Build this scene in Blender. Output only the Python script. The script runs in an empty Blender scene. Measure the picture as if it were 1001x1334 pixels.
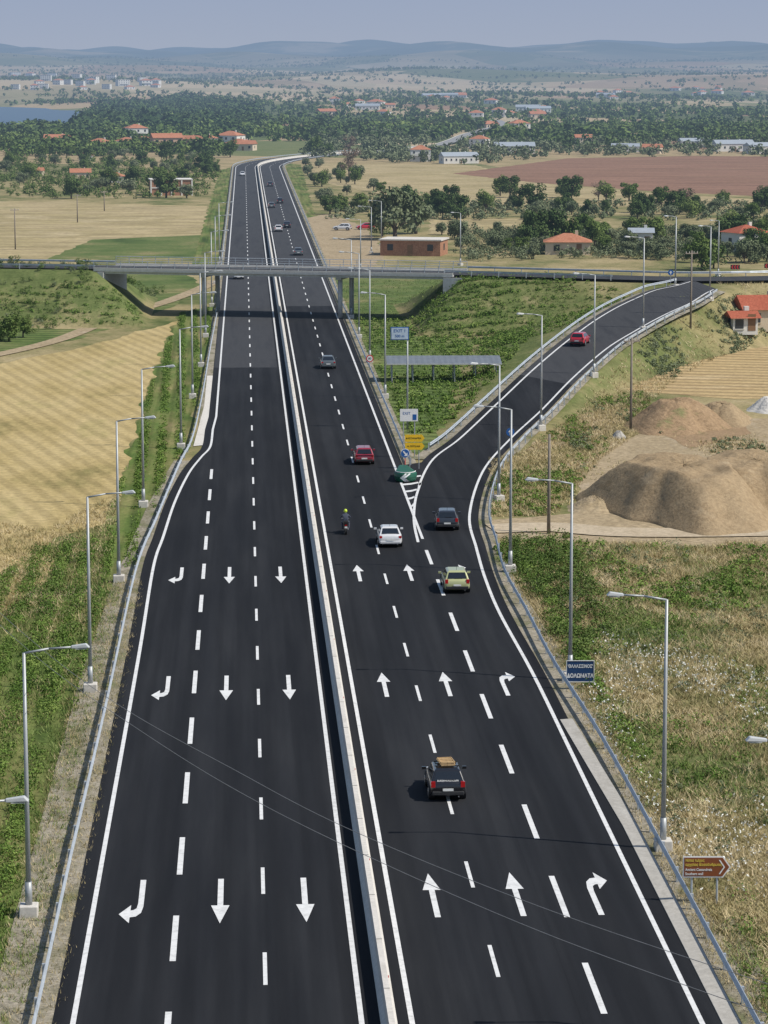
import bpy, math, numpy as np, random
from mathutils import Vector, Matrix
rng=np.random.default_rng(7); random.seed(7)
sc=bpy.context.scene
COL=sc.collection
# ---------------------------------------------------------------- camera
H=34.0; F=3700.0; P=math.atan((667-95)/F); PSI=math.atan(183.5/F*math.cos(P))
cam=bpy.data.cameras.new("camera"); co=bpy.data.objects.new("camera",cam); COL.objects.link(co)
co.location=(0,0,H); co.rotation_euler=(math.pi/2-P,0,-PSI)
cam.sensor_fit='HORIZONTAL'; cam.sensor_width=36; cam.lens=F/1001*36; cam.clip_end=80000; cam.clip_start=1
sc.camera=co
sp,cp,ss,cs=math.sin(P),math.cos(P),math.sin(PSI),math.cos(PSI)
FW=np.array([ss*cp,cs*cp,-sp]); RT=np.array([cs,-ss,0]); UP=np.array([ss*sp,cs*sp,cp])
def ray(px,py):
    return FW*F+RT*(px-500.5)+UP*(667-py)
def G(px,py,z=0.0):
    r=ray(px,py); t=(z-H)/r[2]; return (r[0]*t,r[1]*t)
# ---------------------------------------------------------------- terrain
def C(y): return max(0.0,min(y,1320)-1040)**2/900.0
def catmull(pts,n=8):
    pts=[np.array(p,float) for p in pts]; out=[]
    q=[2*pts[0]-pts[1]]+pts+[2*pts[-1]-pts[-2]]
    for i in range(1,len(q)-2):
        for k in range(n):
            t=k/n; a,b,c,d=q[i-1],q[i],q[i+1],q[i+2]
            out.append(.5*((2*b)+(-a+c)*t+(2*a-5*b+4*c-d)*t*t+(-a+3*b-3*c+d)*t**3))
    out.append(pts[-1]); return out
rampLp=[(548,700),(541,655),(561,604),(600,572),(650,526),(700,480),(750,440),(800,409),(850,387),(884,374),(908,365)]
rampRp=[(622,720),(612,672),(630,614),(664,574),(706,534),(748,490),(792,451),(831,424),(868,403),(902,388),(930,377)]
rampZ=[0,0,0,.3,1,2,3.2,4.4,5.4,6.1,6.3]
rampL=catmull([(*G(*p,z),z) for p,z in zip(rampLp,rampZ)])
rampR=catmull([(*G(*p,z),z) for p,z in zip(rampRp,rampZ)])
rampC=[(a+b)/2 for a,b in zip(rampL,rampR)]
def cz(x,y):
    best=(1e9,0)
    for A,B in zip(rampC[:-1],rampC[1:]):
        dx,dy=B[0]-A[0],B[1]-A[1]; L=dx*dx+dy*dy+1e-9; t=min(1,max(0,((x-A[0])*dx+(y-A[1])*dy)/L)); d=math.hypot(x-A[0]-t*dx,y-A[1]-t*dy)
        if d<best[0]: best=(d,A[2]+(B[2]-A[2])*t)
    return best[1]
for R_ in (rampL,rampR):
    for a in R_: a[2]=cz(a[0],a[1])
ovL=catmull([(-260,470,3.5),(-120,436,5.6),(-60,421,6.3),(-20,409.6,6.4)],4)
ovR=catmull([(29.5,395.7,6.4),(45,388.5,6.4),(61,383,6.35),(78,386,6.3),(105,400,5.6),(145,425,4),(230,460,1)],5)
SEG=[]
def addseg(pts,hw,drop,so=.36):
    for a,b in zip(pts[:-1],pts[1:]): SEG.append((a,b,hw,drop,so))
addseg(rampC[10::3]+[rampC[-1]],4.6,.32,.75); addseg(ovL,5.6,.1,.30); addseg(ovR,6.0,.32,.30)
SEA=[G(x,y,-3) for x,y in [(-600,182),(-100,180),(0,177),(40,173),(85,166),(112,152),(104,146),(0,142),(-600,141)]]
def inpoly(x,y,poly):
    x=np.asarray(x,float);y=np.asarray(y,float);ins=np.zeros(x.shape,bool);n=len(poly)
    for i in range(n):
        x1,y1=poly[i][:2];x2,y2=poly[(i+1)%n][:2]
        if y1==y2: continue
        c=((y1>y)!=(y2>y))&(x<(x2-x1)*(y-y1)/(y2-y1)+x1); ins^=c
    return ins
def hh(x,y,emb=True):
    x=np.asarray(x,float);y=np.asarray(y,float)
    b=np.interp(y,[0,1350,2200,3000,5000,8000,11000,14000,17000],[0,0,1,3,17,54,104,138,120])
    a=np.interp(y,[0,1300,2000,4000,8000,11000,14000,17000],[0,0,2,10,22,30,36,30])
    w=(np.sin(x/310+y/520+1)+np.sin(x/173-y/391+2.2)*.7+np.sin(y/640-x/900)*1.0+np.sin(x/97+y/211)*.3+np.sin(x/530+4)*.6)/2.2
    h=b+a*w
    k=np.clip((y-8500)/3000,0,1)
    h=h+np.where((y>8500),(26*np.maximum(0,np.sin(x/420+1.9+y/3000))+8*np.sin(x/110+y/500)+3*np.sin(x/47+y/300)+22*np.exp(-((x-2100)/300)**2)+14*np.exp(-((x-700)/350)**2))*k,0)
    if emb:
        m=(y<560)&(y>200)&(np.abs(x)<300)
        if m.any():
            xm=x[m] if x.ndim else x; ym=y[m] if y.ndim else y
            e=np.zeros_like(xm)
            for A,B,hw,dr,so in SEG:
                dx,dy=B[0]-A[0],B[1]-A[1];L=dx*dx+dy*dy+1e-9
                t=np.clip(((xm-A[0])*dx+(ym-A[1])*dy)/L,0,1)
                d=np.hypot(xm-A[0]-t*dx,ym-A[1]-t*dy)
                sl=np.where((xm-A[0])*dy-(ym-A[1])*dx>0,so,.28 if so>.5 else so)
                e=np.maximum(e,A[2]+(B[2]-A[2])*t-dr-np.maximum(0,d-hw)*sl)
            e=np.where(ym>345,np.minimum(e,np.maximum(0,(np.abs(xm-4.5)-18.3)*.85)),np.minimum(e,np.maximum(0,(np.abs(xm-4.5)-11.5)*.8)))
            h=h.copy(); h[m]=np.maximum(h[m],e)
    s=inpoly(x,y,SEA); h=np.where(s,-7,h)
    return h
TT=np.concatenate([np.arange(60,600,.8),np.arange(600,2500,5),np.arange(2500,16000,25)])
def GT(px,py):
    r=ray(px,py); r=r/math.hypot(r[0],r[1]); x=r[0]*TT;y=r[1]*TT;z=H+r[2]*TT
    k=np.nonzero(z<=hh(x,y))[0]
    i=k[0] if len(k) else len(TT)-1
    return (float(x[i]),float(y[i]),float(hh(x[i:i+1],y[i:i+1])[0]))
# ---------------------------------------------------------------- materials
def lin(c): return (c[0],c[1],c[2],1)
class NT:
    def __init__(s,name):
        s.m=bpy.data.materials.new(name); s.m.use_nodes=True; s.t=s.m.node_tree; s.b=s.t.nodes["Principled BSDF"]
    def n(s,t,**k):
        x=s.t.nodes.new(t)
        for a,b in k.items(): setattr(x,a,b)
        return x
    def l(s,a,b): s.t.links.new(a,b)
    def pos(s,scale):
        g=s.n("ShaderNodeNewGeometry"); v=s.n("ShaderNodeVectorMath",operation='MULTIPLY'); s.l(g.outputs["Position"],v.inputs[0]); v.inputs[1].default_value=scale; return v.outputs[0]
    def noise(s,vec,scale=1,detail=4,rough=.6):
        x=s.n("ShaderNodeTexNoise"); x.inputs["Scale"].default_value=scale;x.inputs["Detail"].default_value=detail;x.inputs["Roughness"].default_value=rough
        s.l(vec,x.inputs["Vector"]); return x.outputs["Fac"]
    def ramp(s,fac,stops,interp='LINEAR'):
        r=s.n("ShaderNodeValToRGB"); r.color_ramp.interpolation=interp; e=r.color_ramp.elements
        while len(e)<len(stops): e.new(.5)
        for el,(p,c) in zip(e,stops): el.position=p
        for el,(p,c) in zip(e,stops): el.color=lin(c)
        s.l(fac,r.inputs[0]); return r.outputs[0]
    def mix(s,f,a,b,mode='MIX'):
        x=s.n("ShaderNodeMix",data_type='RGBA',blend_type=mode)
        for i,v in ((0,f),(6,a),(7,b)):
            if hasattr(v,'links'): s.l(v,x.inputs[i])
            elif isinstance(v,(int,float)): x.inputs[i].default_value=v
            else: x.inputs[i].default_value=lin(v)
        return x.outputs[2]
    def bump(s,h,st,dist):
        b=s.n("ShaderNodeBump"); b.inputs["Strength"].default_value=st;b.inputs["Distance"].default_value=dist; s.l(h,b.inputs["Height"]); s.l(b.outputs[0],s.b.inputs["Normal"])
def flat(name,c,rough=.6,metal=0,var=.12,sc_=3,coat=0,spec=None):
    t=NT(name); tc=t.n("ShaderNodeTexCoord")
    f=t.noise(tc.outputs["Object"],sc_,3)
    a=tuple(x*(1-var) for x in c); b=tuple(min(1,x*(1+var)) for x in c)
    t.l(t.ramp(f,[(.3,a),(.7,b)]),t.b.inputs["Base Color"])
    t.b.inputs["Roughness"].default_value=rough;t.b.inputs["Metallic"].default_value=metal
    if coat: t.b.inputs["Coat Weight"].default_value=coat
    if spec is not None: t.b.inputs["Specular IOR Level"].default_value=spec
    return t.m
def soil(name,cols,big=(.05,.05,.05),fine=2.0,rough=.95,bs=.5,bd=.1,fv=.35,rows=None,wave=None):
    t=NT(name); f=t.noise(t.pos(big),1,6,.65)
    n=len(cols); c=t.ramp(f,[(.3+.4*i/max(1,n-1),cols[i]) for i in range(n)])
    g=t.noise(t.pos((1,1,1)),fine,5,.7)
    c2=t.ramp(g,[(.3,(1-fv,)*3),(.7,(1+fv*.4,)*3)])
    c=t.mix(1.0,c,c2,'MULTIPLY')
    if rows:
        r=t.noise(t.pos(rows[0]),1,3,.5); v=rows[1]; c=t.mix(1.0,c,t.ramp(r,[(.38,(1-v,)*3),(.6,(1+v*.4,)*3)]),'MULTIPLY')
    if wave:   # (direction x, direction y, strength): mowing swaths
        d=t.n("ShaderNodeTexWave"); d.inputs["Scale"].default_value=1; d.inputs["Distortion"].default_value=2.2; d.inputs["Detail"].default_value=2; d.inputs["Detail Scale"].default_value=.6
        dp=t.n("ShaderNodeVectorMath",operation='DOT_PRODUCT'); t.l(t.pos((1,1,0)),dp.inputs[0]); dp.inputs[1].default_value=(wave[0],wave[1],0)
        cx=t.n("ShaderNodeCombineXYZ"); t.l(dp.outputs["Value"],cx.inputs[0]); t.l(cx.outputs[0],d.inputs["Vector"])
        v=wave[2]; c=t.mix(1.0,c,t.ramp(d.outputs["Fac"],[(.2,(1-v,)*3),(.7,(1+v*.35,)*3)]),'MULTIPLY')
    t.l(c,t.b.inputs["Base Color"]); t.b.inputs["Roughness"].default_value=rough
    t.b.inputs["Specular IOR Level"].default_value=.1
    if bs: t.bump(g,bs,bd)
    return t.m
def leafm(name,cols,big=.08,trans=.0):
    t=NT(name); g=t.n("ShaderNodeNewGeometry"); f=t.noise(t.pos((1,1,1)),big,3)
    a=t.n("ShaderNodeMath",operation='MULTIPLY_ADD'); t.l(g.outputs["Random Per Island"],a.inputs[0]); a.inputs[1].default_value=.45
    b=t.n("ShaderNodeMath",operation='MULTIPLY_ADD'); t.l(f,b.inputs[0]); b.inputs[1].default_value=1.8; b.inputs[2].default_value=-.62
    t.l(b.outputs[0],a.inputs[2]); n=len(cols)
    t.l(t.ramp(a.outputs[0],[(.1+.8*i/max(1,n-1),cols[i]) for i in range(n)]),t.b.inputs["Base Color"])
    t.b.inputs["Roughness"].default_value=.8;t.b.inputs["Specular IOR Level"].default_value=.15
    return t.m
# ---------------------------------------------------------------- mesh helpers
def link(o): COL.objects.link(o); return o
def mkmesh(name,v,f,m,smooth=False):
    me=bpy.data.meshes.new(name); me.from_pydata([tuple(map(float,p)) for p in v],[],f)
    if m: me.materials.append(m)
    if smooth:
        me.polygons.foreach_set("use_smooth",[True]*len(me.polygons))
    me.update(); return me
def fastmesh(name,V,k,m):
    V=np.ascontiguousarray(V.reshape(-1,3),dtype=np.float32); n=len(V); me=bpy.data.meshes.new(name)
    me.vertices.add(n); me.vertices.foreach_set("co",V.ravel()); me.loops.add(n); me.loops.foreach_set("vertex_index",np.arange(n,dtype=np.int32))
    me.polygons.add(n//k); me.polygons.foreach_set("loop_start",np.arange(0,n,k,dtype=np.int32)); 
    me.materials.append(m); me.update(calc_edges=True); me.validate(); return me
def obj(name,me,parent=None,loc=None,**kw):
    o=bpy.data.objects.new(name,me); link(o)
    if parent: o.parent=parent
    if loc is not None: o.location=loc
    for a,b in kw.items(): o[a]=b
    return o
def thing(name,label,cat,loc=(0,0,0),rz=0,group=None):
    o=bpy.data.objects.new(name,None); link(o); o.empty_display_size=.3; o.location=loc; o.rotation_euler=(0,0,rz); o["label"]=label;o["category"]=cat
    if group:o["group"]=group
    return o
def merge(parts):
    V=[];Fc=[]
    for v,f in parts:
        n=len(V); V+=list(v); Fc+=[tuple(i+n for i in q) for q in f]
    return V,Fc
def box(cx,cy,cz,sx,sy,sz):
    x,y,z=sx/2,sy/2,sz/2
    v=[(cx+a*x,cy+b*y,cz+c*z) for a in(-1,1) for b in(-1,1) for c in(-1,1)]
    return v,[(0,1,3,2),(4,6,7,5),(0,4,5,1),(2,3,7,6),(0,2,6,4),(1,5,7,3)]
def cyl(p0,p1,r0,r1=None,n=10):
    r1=r0 if r1 is None else r1; p0=Vector(p0);p1=Vector(p1);d=(p1-p0).normalized()
    a=d.orthogonal().normalized();b=d.cross(a);v=[];
    for p,r in((p0,r0),(p1,r1)):
        for i in range(n):
            t=2*math.pi*i/n; v.append(tuple(p+a*math.cos(t)*r+b*math.sin(t)*r))
    f=[(i,(i+1)%n,n+(i+1)%n,n+i) for i in range(n)]+[tuple(range(n-1,-1,-1)),tuple(range(n,2*n))]
    return v,f
def part(name,par,vf,m,smooth=False,**kw):
    return obj(name,mkmesh(name,vf[0],vf[1],m,smooth),par,**kw)
def bevel(o,w=.02,s=2):
    b=o.modifiers.new("bevel",'BEVEL'); b.width=w;b.segments=s;b.limit_method='ANGLE'; return o
def copy_thing(src,loc,rz=0,s=(1,1,1),label=None):
    def cp_(o,par):
        n=o.copy(); link(n)
        if par: n.parent=par
        for c in list(o.children): cp_(c,n)
        return n
    n=cp_(src,None); n.location=loc;n.rotation_euler=(0,0,rz);n.scale=s
    if label:n["label"]=label
    return n
def normals(path):
    p=np.array(path,float); t=np.gradient(p[:,:2],axis=0); t/=np.linalg.norm(t,axis=1)[:,None]+1e-9
    return p,np.stack([t[:,1],-t[:,0]],1) # right normal
def sweep(path,prof,closed=True,caps=True):
    if len(path[0])==2: path=[(a,b,0) for a,b in path]
    p,n=normals(path); k=len(prof); V=[]
    for i in range(len(p)):
        for o,z in prof: V.append((p[i,0]+n[i,0]*o,p[i,1]+n[i,1]*o,p[i,2]+z))
    Fc=[]; kk=k if closed else k-1
    for i in range(len(p)-1):
        for j in range(kk):
            a=i*k+j;b=i*k+(j+1)%k; Fc.append((a,a+k,b+k,b))
    if closed and caps: Fc.append(tuple(range(k))); Fc.append(tuple((len(p)-1)*k+i for i in range(k-1,-1,-1)))
    return V,Fc
def strip(path,w,z): return sweep(path,[(-w/2,z),(w/2,z)],closed=False)
def ribbon(A,B,z):
    V=[];n=len(A)
    for a,b in zip(A,B):
        V.append((a[0],a[1],(a[2] if len(a)>2 else 0)+z));V.append((b[0],b[1],(b[2] if len(b)>2 else 0)+z))
    return V,[(2*i,2*i+1,2*i+3,2*i+2) for i in range(n-1)]
def lu(u,y0,y1,st=8): 
    ys=list(np.arange(y0,y1,st))+[y1]; return [(u+C(y),y) for y in ys]
def struct(name,vf,m,smooth=False): return part(name,None,vf,m,smooth,kind="structure")
# ---------------------------------------------------------------- world
w=bpy.data.worlds.new("World"); sc.world=w; w.use_nodes=True; nt=w.node_tree
sky=nt.nodes.new("ShaderNodeTexSky"); sky.sky_type='NISHITA'; sky.sun_disc=False
EL=math.radians(49); AZ=math.radians(110)
sky.sun_elevation=EL; sky.sun_rotation=AZ; sky.air_density=1.3; sky.dust_density=1.0; sky.ozone_density=2.5; sky.altitude=30
bg=nt.nodes["Background"]; bg.inputs[1].default_value=.10
tc=nt.nodes.new("ShaderNodeTexCoord"); sz=nt.nodes.new("ShaderNodeSeparateXYZ"); nt.links.new(tc.outputs["Generated"],sz.inputs[0])
m1=nt.nodes.new("ShaderNodeMapRange"); nt.links.new(sz.outputs[2],m1.inputs[0]); m1.inputs[1].default_value=0;m1.inputs[2].default_value=.04
m2=nt.nodes.new("ShaderNodeMapRange"); nt.links.new(sz.outputs[2],m2.inputs[0]); m2.inputs[1].default_value=.03;m2.inputs[2].default_value=.3; m2.interpolation_type='SMOOTHSTEP'
hz=nt.nodes.new("ShaderNodeMix"); hz.data_type='RGBA'; nt.links.new(m1.outputs[0],hz.inputs[0]); hz.inputs[6].default_value=(3.7,4.2,5.2,1); hz.inputs[7].default_value=(3.0,3.7,5.2,1)
mx=nt.nodes.new("ShaderNodeMix"); mx.data_type='RGBA'; nt.links.new(m2.outputs[0],mx.inputs[0]); nt.links.new(hz.outputs[2],mx.inputs[6]); nt.links.new(sky.outputs[0],mx.inputs[7]); nt.links.new(mx.outputs[2],bg.inputs[0])
sd=bpy.data.lights.new("sun",'SUN'); sd.energy=4.4; sd.angle=math.radians(.5); sd.color=(1,.94,.84)
so=bpy.data.objects.new("sun",sd); link(so)
sv=Vector((math.sin(AZ)*math.cos(EL),math.cos(AZ)*math.cos(EL),math.sin(EL)))
so.rotation_euler=(-sv).to_track_quat('-Z','Y').to_euler(); so.location=(50,50,80)
sc.view_settings.view_transform='Standard'
# ---------------------------------------------------------------- ground
def axis(lo,hi,st,far_lo,far_hi,g,mx):
    a=list(np.arange(lo,hi+.01,st)); s=st
    while a[-1]<far_hi: s=min(s*g,mx(a[-1])); a.append(a[-1]+s)
    s=st
    while a[0]>far_lo: s=min(s*g,mx(a[0])); a.insert(0,a[0]-s)
    return np.array(a)
gx=axis(-60,100,1.3,-5000,6500,1.12,lambda v:max(10,abs(v)*.03))
gy=axis(95,460,1.3,-400,17000,1.06,lambda v:max(9,abs(v)*.014))
X,Y=np.meshgrid(gx,gy); Z=hh(X.ravel(),Y.ravel()).reshape(X.shape)
V=np.stack([X,Y,Z],-1).reshape(-1,3); nx=len(gx); ny=len(gy)
I=(np.arange(ny-1)[:,None]*nx+np.arange(nx-1)[None]).ravel(); Q=np.stack([I,I+1,I+nx+1,I+nx],1).astype(np.int32)
me=bpy.data.meshes.new("ground"); me.vertices.add(len(V)); me.vertices.foreach_set("co",V.astype(np.float32).ravel()); me.loops.add(Q.size); me.loops.foreach_set("vertex_index",Q.ravel())
me.polygons.add(len(Q)); me.polygons.foreach_set("loop_start",np.arange(0,Q.size,4,dtype=np.int32)); me.update(calc_edges=True)
me.polygons.foreach_set("use_smooth",[True]*len(Q))
t=NT("ground_soil")
f=t.noise(t.pos((.07,.045,.05)),1,7,.68)
near=t.ramp(f,[(.30,(.08,.11,.035)),(.40,(.15,.165,.065)),(.49,(.27,.235,.115)),(.60,(.38,.31,.17)),(.72,(.46,.38,.24))])
def vfield(sx_,sy_,dx):
    vo=t.n("ShaderNodeTexVoronoi"); ad=t.n("ShaderNodeVectorMath",operation='ADD'); ad.inputs[1].default_value=(dx,dx*.7,0); t.l(t.pos((sx_,sy_,0)),ad.inputs[0]); t.l(ad.outputs[0],vo.inputs["Vector"]); vo.inputs["Scale"].default_value=1; vo.inputs["Randomness"].default_value=.8
    se=t.n("ShaderNodeSeparateColor"); t.l(vo.outputs["Color"],se.inputs[0]); return se
se=vfield(1/110,1/300,0); se2=vfield(1/300,1/800,3.3)
FC=[(0,(.09,.125,.05)),(.20,(.42,.32,.19)),(.34,(.14,.175,.07)),(.50,(.48,.38,.24)),(.64,(.10,.145,.055)),(.74,(.32,.20,.135)),(.82,(.18,.20,.10)),(.90,(.54,.44,.30))]
far=t.ramp(se.outputs[0],FC,'CONSTANT'); far2=t.ramp(se2.outputs[1],[(0,(.50,.39,.25)),(.24,(.11,.145,.06)),(.40,(.38,.27,.18)),(.56,(.15,.175,.08)),(.70,(.54,.44,.30))],'CONSTANT')
gp=t.n("ShaderNodeNewGeometry"); sx=t.n("ShaderNodeSeparateXYZ"); t.l(gp.outputs["Position"],sx.inputs[0])
def mrange(src,a,b,to=1.0,frm=0.0):
    m=t.n("ShaderNodeMapRange"); t.l(src,m.inputs[0]); m.inputs[1].default_value=a;m.inputs[2].default_value=b;m.inputs[3].default_value=frm;m.inputs[4].default_value=to; return m.outputs[0]
far=t.mix(mrange(sx.outputs[1],2600,4200,.75),far,far2)
far=t.mix(.18,far,t.ramp(f,[(.35,(.07,.10,.045)),(.6,(.34,.27,.16))]))
mm=t.n("ShaderNodeMath",operation='MULTIPLY'); t.l(mrange(sx.outputs[2],.1,1.2,.9),mm.inputs[0]); t.l(mrange(sx.outputs[0],34,56,0.15,1.0),mm.inputs[1])
grn=t.ramp(t.noise(t.pos((.25,.12,.3)),1,6,.7),[(.35,(.08,.12,.035)),(.5,(.13,.17,.055)),(.62,(.22,.22,.095)),(.72,(.34,.28,.16))])
near=t.mix(mm.outputs[0],near,grn)
c=t.mix(mrange(sx.outputs[1],850,1250),near,far)
hillc=t.ramp(t.noise(t.pos((1/500,1/900,0)),1,5,.6),[(.42,(.05,.08,.045)),(.54,(.08,.11,.06)),(.62,(.30,.26,.17))])
c=t.mix(mrange(sx.outputs[1],7500,10500),c,hillc)
g=t.noise(t.pos((1,1,1)),1.7,6,.75)
c=t.mix(1.0,c,t.ramp(g,[(.3,(.68,.68,.68)),(.7,(1.15,1.15,1.15))]),'MULTIPLY')
t.l(c,t.b.inputs["Base Color"]); t.b.inputs["Roughness"].default_value=1; t.b.inputs["Specular IOR Level"].default_value=.05; t.bump(g,.6,.15)
me.materials.append(t.m); obj("ground",me,kind="structure")
# sea
t=NT("sea_water"); t.b.inputs["Base Color"].default_value=(.08,.13,.19,1); t.b.inputs["Roughness"].default_value=.4; t.b.inputs["Specular IOR Level"].default_value=.2
t.bump(t.noise(t.pos((.05,.2,1)),1,4),.4,.6)
sw=[G(x,y,-2) for x,y in [(-900,190),(60,190),(150,168),(150,139),(-900,137)]]
struct("sea_water",([(a,b,-2.) for a,b in sw],[tuple(range(len(sw)))]),t.m)
# ---------------------------------------------------------------- fields
wheat=soil("ripe_wheat",[(.26,.22,.09),(.44,.34,.155),(.51,.40,.20),(.37,.31,.13)],(.10,.03,.1),1.6,wave=(.17,.045,.14))
stub=soil("stubble",[(.30,.27,.13),(.46,.37,.21),(.38,.31,.16),(.54,.44,.27)],(.03,.02,.1),.8,rows=((.06,.22,1),.22))
green=soil("green_weeds",[(.06,.10,.025),(.11,.16,.04),(.19,.20,.07),(.34,.28,.14)],(.22,.05,.1),2.2,rows=((1.4,.03,1),.3))
greenf=soil("green_crop",[(.065,.105,.03),(.11,.16,.045),(.17,.20,.07),(.32,.26,.13)],(.07,.05,.1),1.5,wave=(.02,.105,.3))
plough=soil("ploughed_earth",[(.22,.125,.085),(.30,.175,.12),(.25,.145,.095),(.35,.23,.155)],(.01,.05,.1),.6,rows=((.03,.3,1),.2))
dirt=soil("bare_dirt",[(.28,.22,.13),(.43,.34,.22),(.37,.29,.18),(.50,.41,.30)],(.16,.1,.1),2.0,fv=.45)
tanf=soil("ploughed_tan",[(.38,.27,.13),(.50,.37,.19),(.44,.32,.165),(.55,.42,.24)],(.05,.1,.1),1.5,wave=(.03,.10,.25))
gravel=soil("gravel",[(.26,.24,.17),(.38,.34,.27),(.24,.22,.15),(.17,.19,.08)],(.6,.25,1),5,fv=.5)
mound=soil("mound_earth",[(.30,.22,.13),(.38,.285,.175),(.34,.25,.15),(.42,.325,.21)],(.3,.3,.5),3.2,bs=.7,bd=.14,fv=.3)
redsoil=soil("red_soil",[(.29,.195,.11),(.38,.265,.16),(.34,.235,.14),(.22,.21,.10)],(.35,.35,.5),3,bs=.8,bd=.2,fv=.35)
PK=[0]
def patch(name,pts,m,jit=.02,k=None,amp=.6):
    PK[0]+=1; w=[G(*p) for p in pts]; out=[]; ph=rng.uniform(0,6.28,6); s=0
    for a,b in zip(w,w[1:]+w[:1]):
        L=math.hypot(a[0]-b[0],a[1]-b[1]); n=max(2,min(90,int(L/1.8)))
        for i in range(n):
            t=i/n; env=math.sin(math.pi*t)**.5 if t>0 else 0; ss_=s+t*L; j=amp*1.5*min(1,L/30)*env
            d=math.sin(ss_*.35+ph[0])*.6+math.sin(ss_*.83+ph[1])*.35+math.sin(ss_*1.7+ph[2])*.2
            nx_,ny_=(b[1]-a[1])/(L+1e-9),-(b[0]-a[0])/(L+1e-9)
            out.append((a[0]+(b[0]-a[0])*t+nx_*d*j*.6,a[1]+(b[1]-a[1])*t+ny_*d*j, .004*PK[0]*.4))
        s+=L
    struct(name,(out,[tuple(range(len(out)))]),m)
patch("dry_stubble_field",[(-300,258),(0,262),(270,268),(262,336),(0,339),(-300,342)],stub)
patch("green_field_edge",[(120,312),(262,306),(258,336),(60,338)],greenf)
patch("green_verge",[(286,222),(300,218),(298,345),(250,345)],green)
patch("green_verge",[(371,212),(392,214),(412,285),(398,345),(396,300)],green)
patch("dry_field",[(398,212),(620,215),(700,238),(860,252),(1001,260),(1200,262),(1200,272),(700,268),(560,264),(430,240)],stub)
patch("ploughed_field",[(590,226),(740,206),(900,203),(1200,205),(1200,262),(1001,256),(850,249),(700,238)],plough)
patch("dry_field",[(560,286),(760,284),(800,300),(560,305)],stub)
patch("dirt_lot",[(384,286),(432,278),(475,296),(505,330),(480,352),(420,352),(402,320)],dirt)
patch("green_scrub",[(-300,352),(240,352),(262,372),(225,400),(110,440),(0,462),(-300,470)],greenf)
patch("wheat_field",[(-400,490),(0,474),(110,452),(232,418),(214,450),(196,500),(178,560),(160,620),(138,684),(60,706),(0,700),(-400,760)],wheat,amp=.8)
patch("green_strip",[(235,408),(286,396),(274,450),(262,492),(252,560),(214,640),(180,740),(130,930),(90,1120),(30,1400),(-20,1700),(-700,1700),(-400,760),(0,698),(60,704),(138,682),(160,620),(178,560),(196,500),(214,450)],green,amp=.8)
patch("dry_grass_patch",[(-100,690),(0,695),(70,700),(60,760),(0,800),(-200,860)],wheat,amp=1.3)
patch("green_field",[(420,360),(600,358),(900,362),(800,405),(700,465),(600,560),(548,600),(500,540),(455,450)],greenf)
patch("tan_ploughed_field",[(815,440),(880,412),(1200,408),(1200,516),(960,520),(830,510),(782,502)],tanf)
patch("dirt_ground",[(735,606),(830,566),(960,545),(1300,540),(1300,720),(1000,722),(900,712),(860,722),(800,708),(700,704),(636,700),(636,678),(760,668)],dirt,amp=1.0)
patch("dirt_ground",[(678,590),(720,556),(790,532),(830,530),(800,560),(740,580)],dirt,amp=.8)
patch("bare_soil",[(900,1205),(955,1195),(985,1240),(1000,1300),(960,1310),(915,1260)],gravel,amp=.5)
patch("bare_soil",[(745,735),(775,745),(790,790),(770,850),(752,800)],redsoil,amp=.5)
patch("bare_soil",[(850,560),(950,540),(980,565),(900,585)],redsoil,amp=.6)
def track(name,pts,w0,m,z=.08):
    p=catmull([G(*q) for q in pts],6); struct(name,strip([(a[0],a[1],0) for a in p],w0,z),m)
lightdirt=soil("worn_dirt",[(.42,.34,.23),(.52,.43,.31),(.46,.38,.26)],(.2,.1,.1),2.5,fv=.3)
track("dirt_track",[(-60,472),(0,462),(80,442),(150,414),(215,394),(262,376),(280,366)],2.4,dirt,.1)
track("dirt_track",[(640,690),(720,688),(800,694),(900,695),(1100,692)],4.2,lightdirt,.1)
# ---------------------------------------------------------------- roads
t=NT("fresh_asphalt"); f=t.noise(t.pos((.5,.04,1)),1,5); g=t.noise(t.pos((1,1,1)),25,3,.8)
c=t.ramp(f,[(.3,(.0125,.0135,.0165)),(.5,(.017,.018,.021)),(.72,(.024,.025,.028))]); c=t.mix(1.0,c,t.ramp(g,[(.3,(.75,.75,.75)),(.7,(1.25,1.25,1.25))]),'MULTIPLY')
wt=t.noise(t.pos((1.1,.012,1)),1,2); c=t.mix(1.0,c,t.ramp(wt,[(.4,(.88,.88,.88)),(.62,(1.2,1.2,1.19))]),'MULTIPLY')
t.l(c,t.b.inputs["Base Color"]); t.b.inputs["Roughness"].default_value=.85; t.b.inputs["Specular IOR Level"].default_value=.12; t.bump(g,.3,.01); asphalt=t.m
oldasph=soil("old_asphalt",[(.042,.044,.050),(.058,.060,.065),(.048,.050,.055)],(.5,.03,1),6,rough=.9,bs=.2,bd=.02,fv=.2)
t=NT("road_paint"); f=t.noise(t.pos((1,1,1)),3,6,.7); t.l(t.ramp(f,[(.3,(.50,.50,.49)),(.5,(.69,.69,.68)),(.7,(.76,.76,.75))]),t.b.inputs["Base Color"]); t.b.inputs["Roughness"].default_value=.6; paint=t.m
conc=soil("concrete",[(.38,.36,.32),(.46,.44,.40),(.42,.40,.36),(.52,.50,.46)],(.6,.2,.6),4,bs=.2,bd=.02,fv=.2)
concw=soil("pale_concrete",[(.54,.51,.46),(.64,.61,.56),(.60,.57,.52)],(1,.3,1),5,bs=.15,bd=.01,fv=.18)
concg=soil("grey_concrete",[(.46,.46,.45),(.54,.54,.52),(.50,.50,.48)],(.6,.3,.6),3,bs=.15,bd=.02,fv=.2)
ZR=.08; ZM=.095
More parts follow.
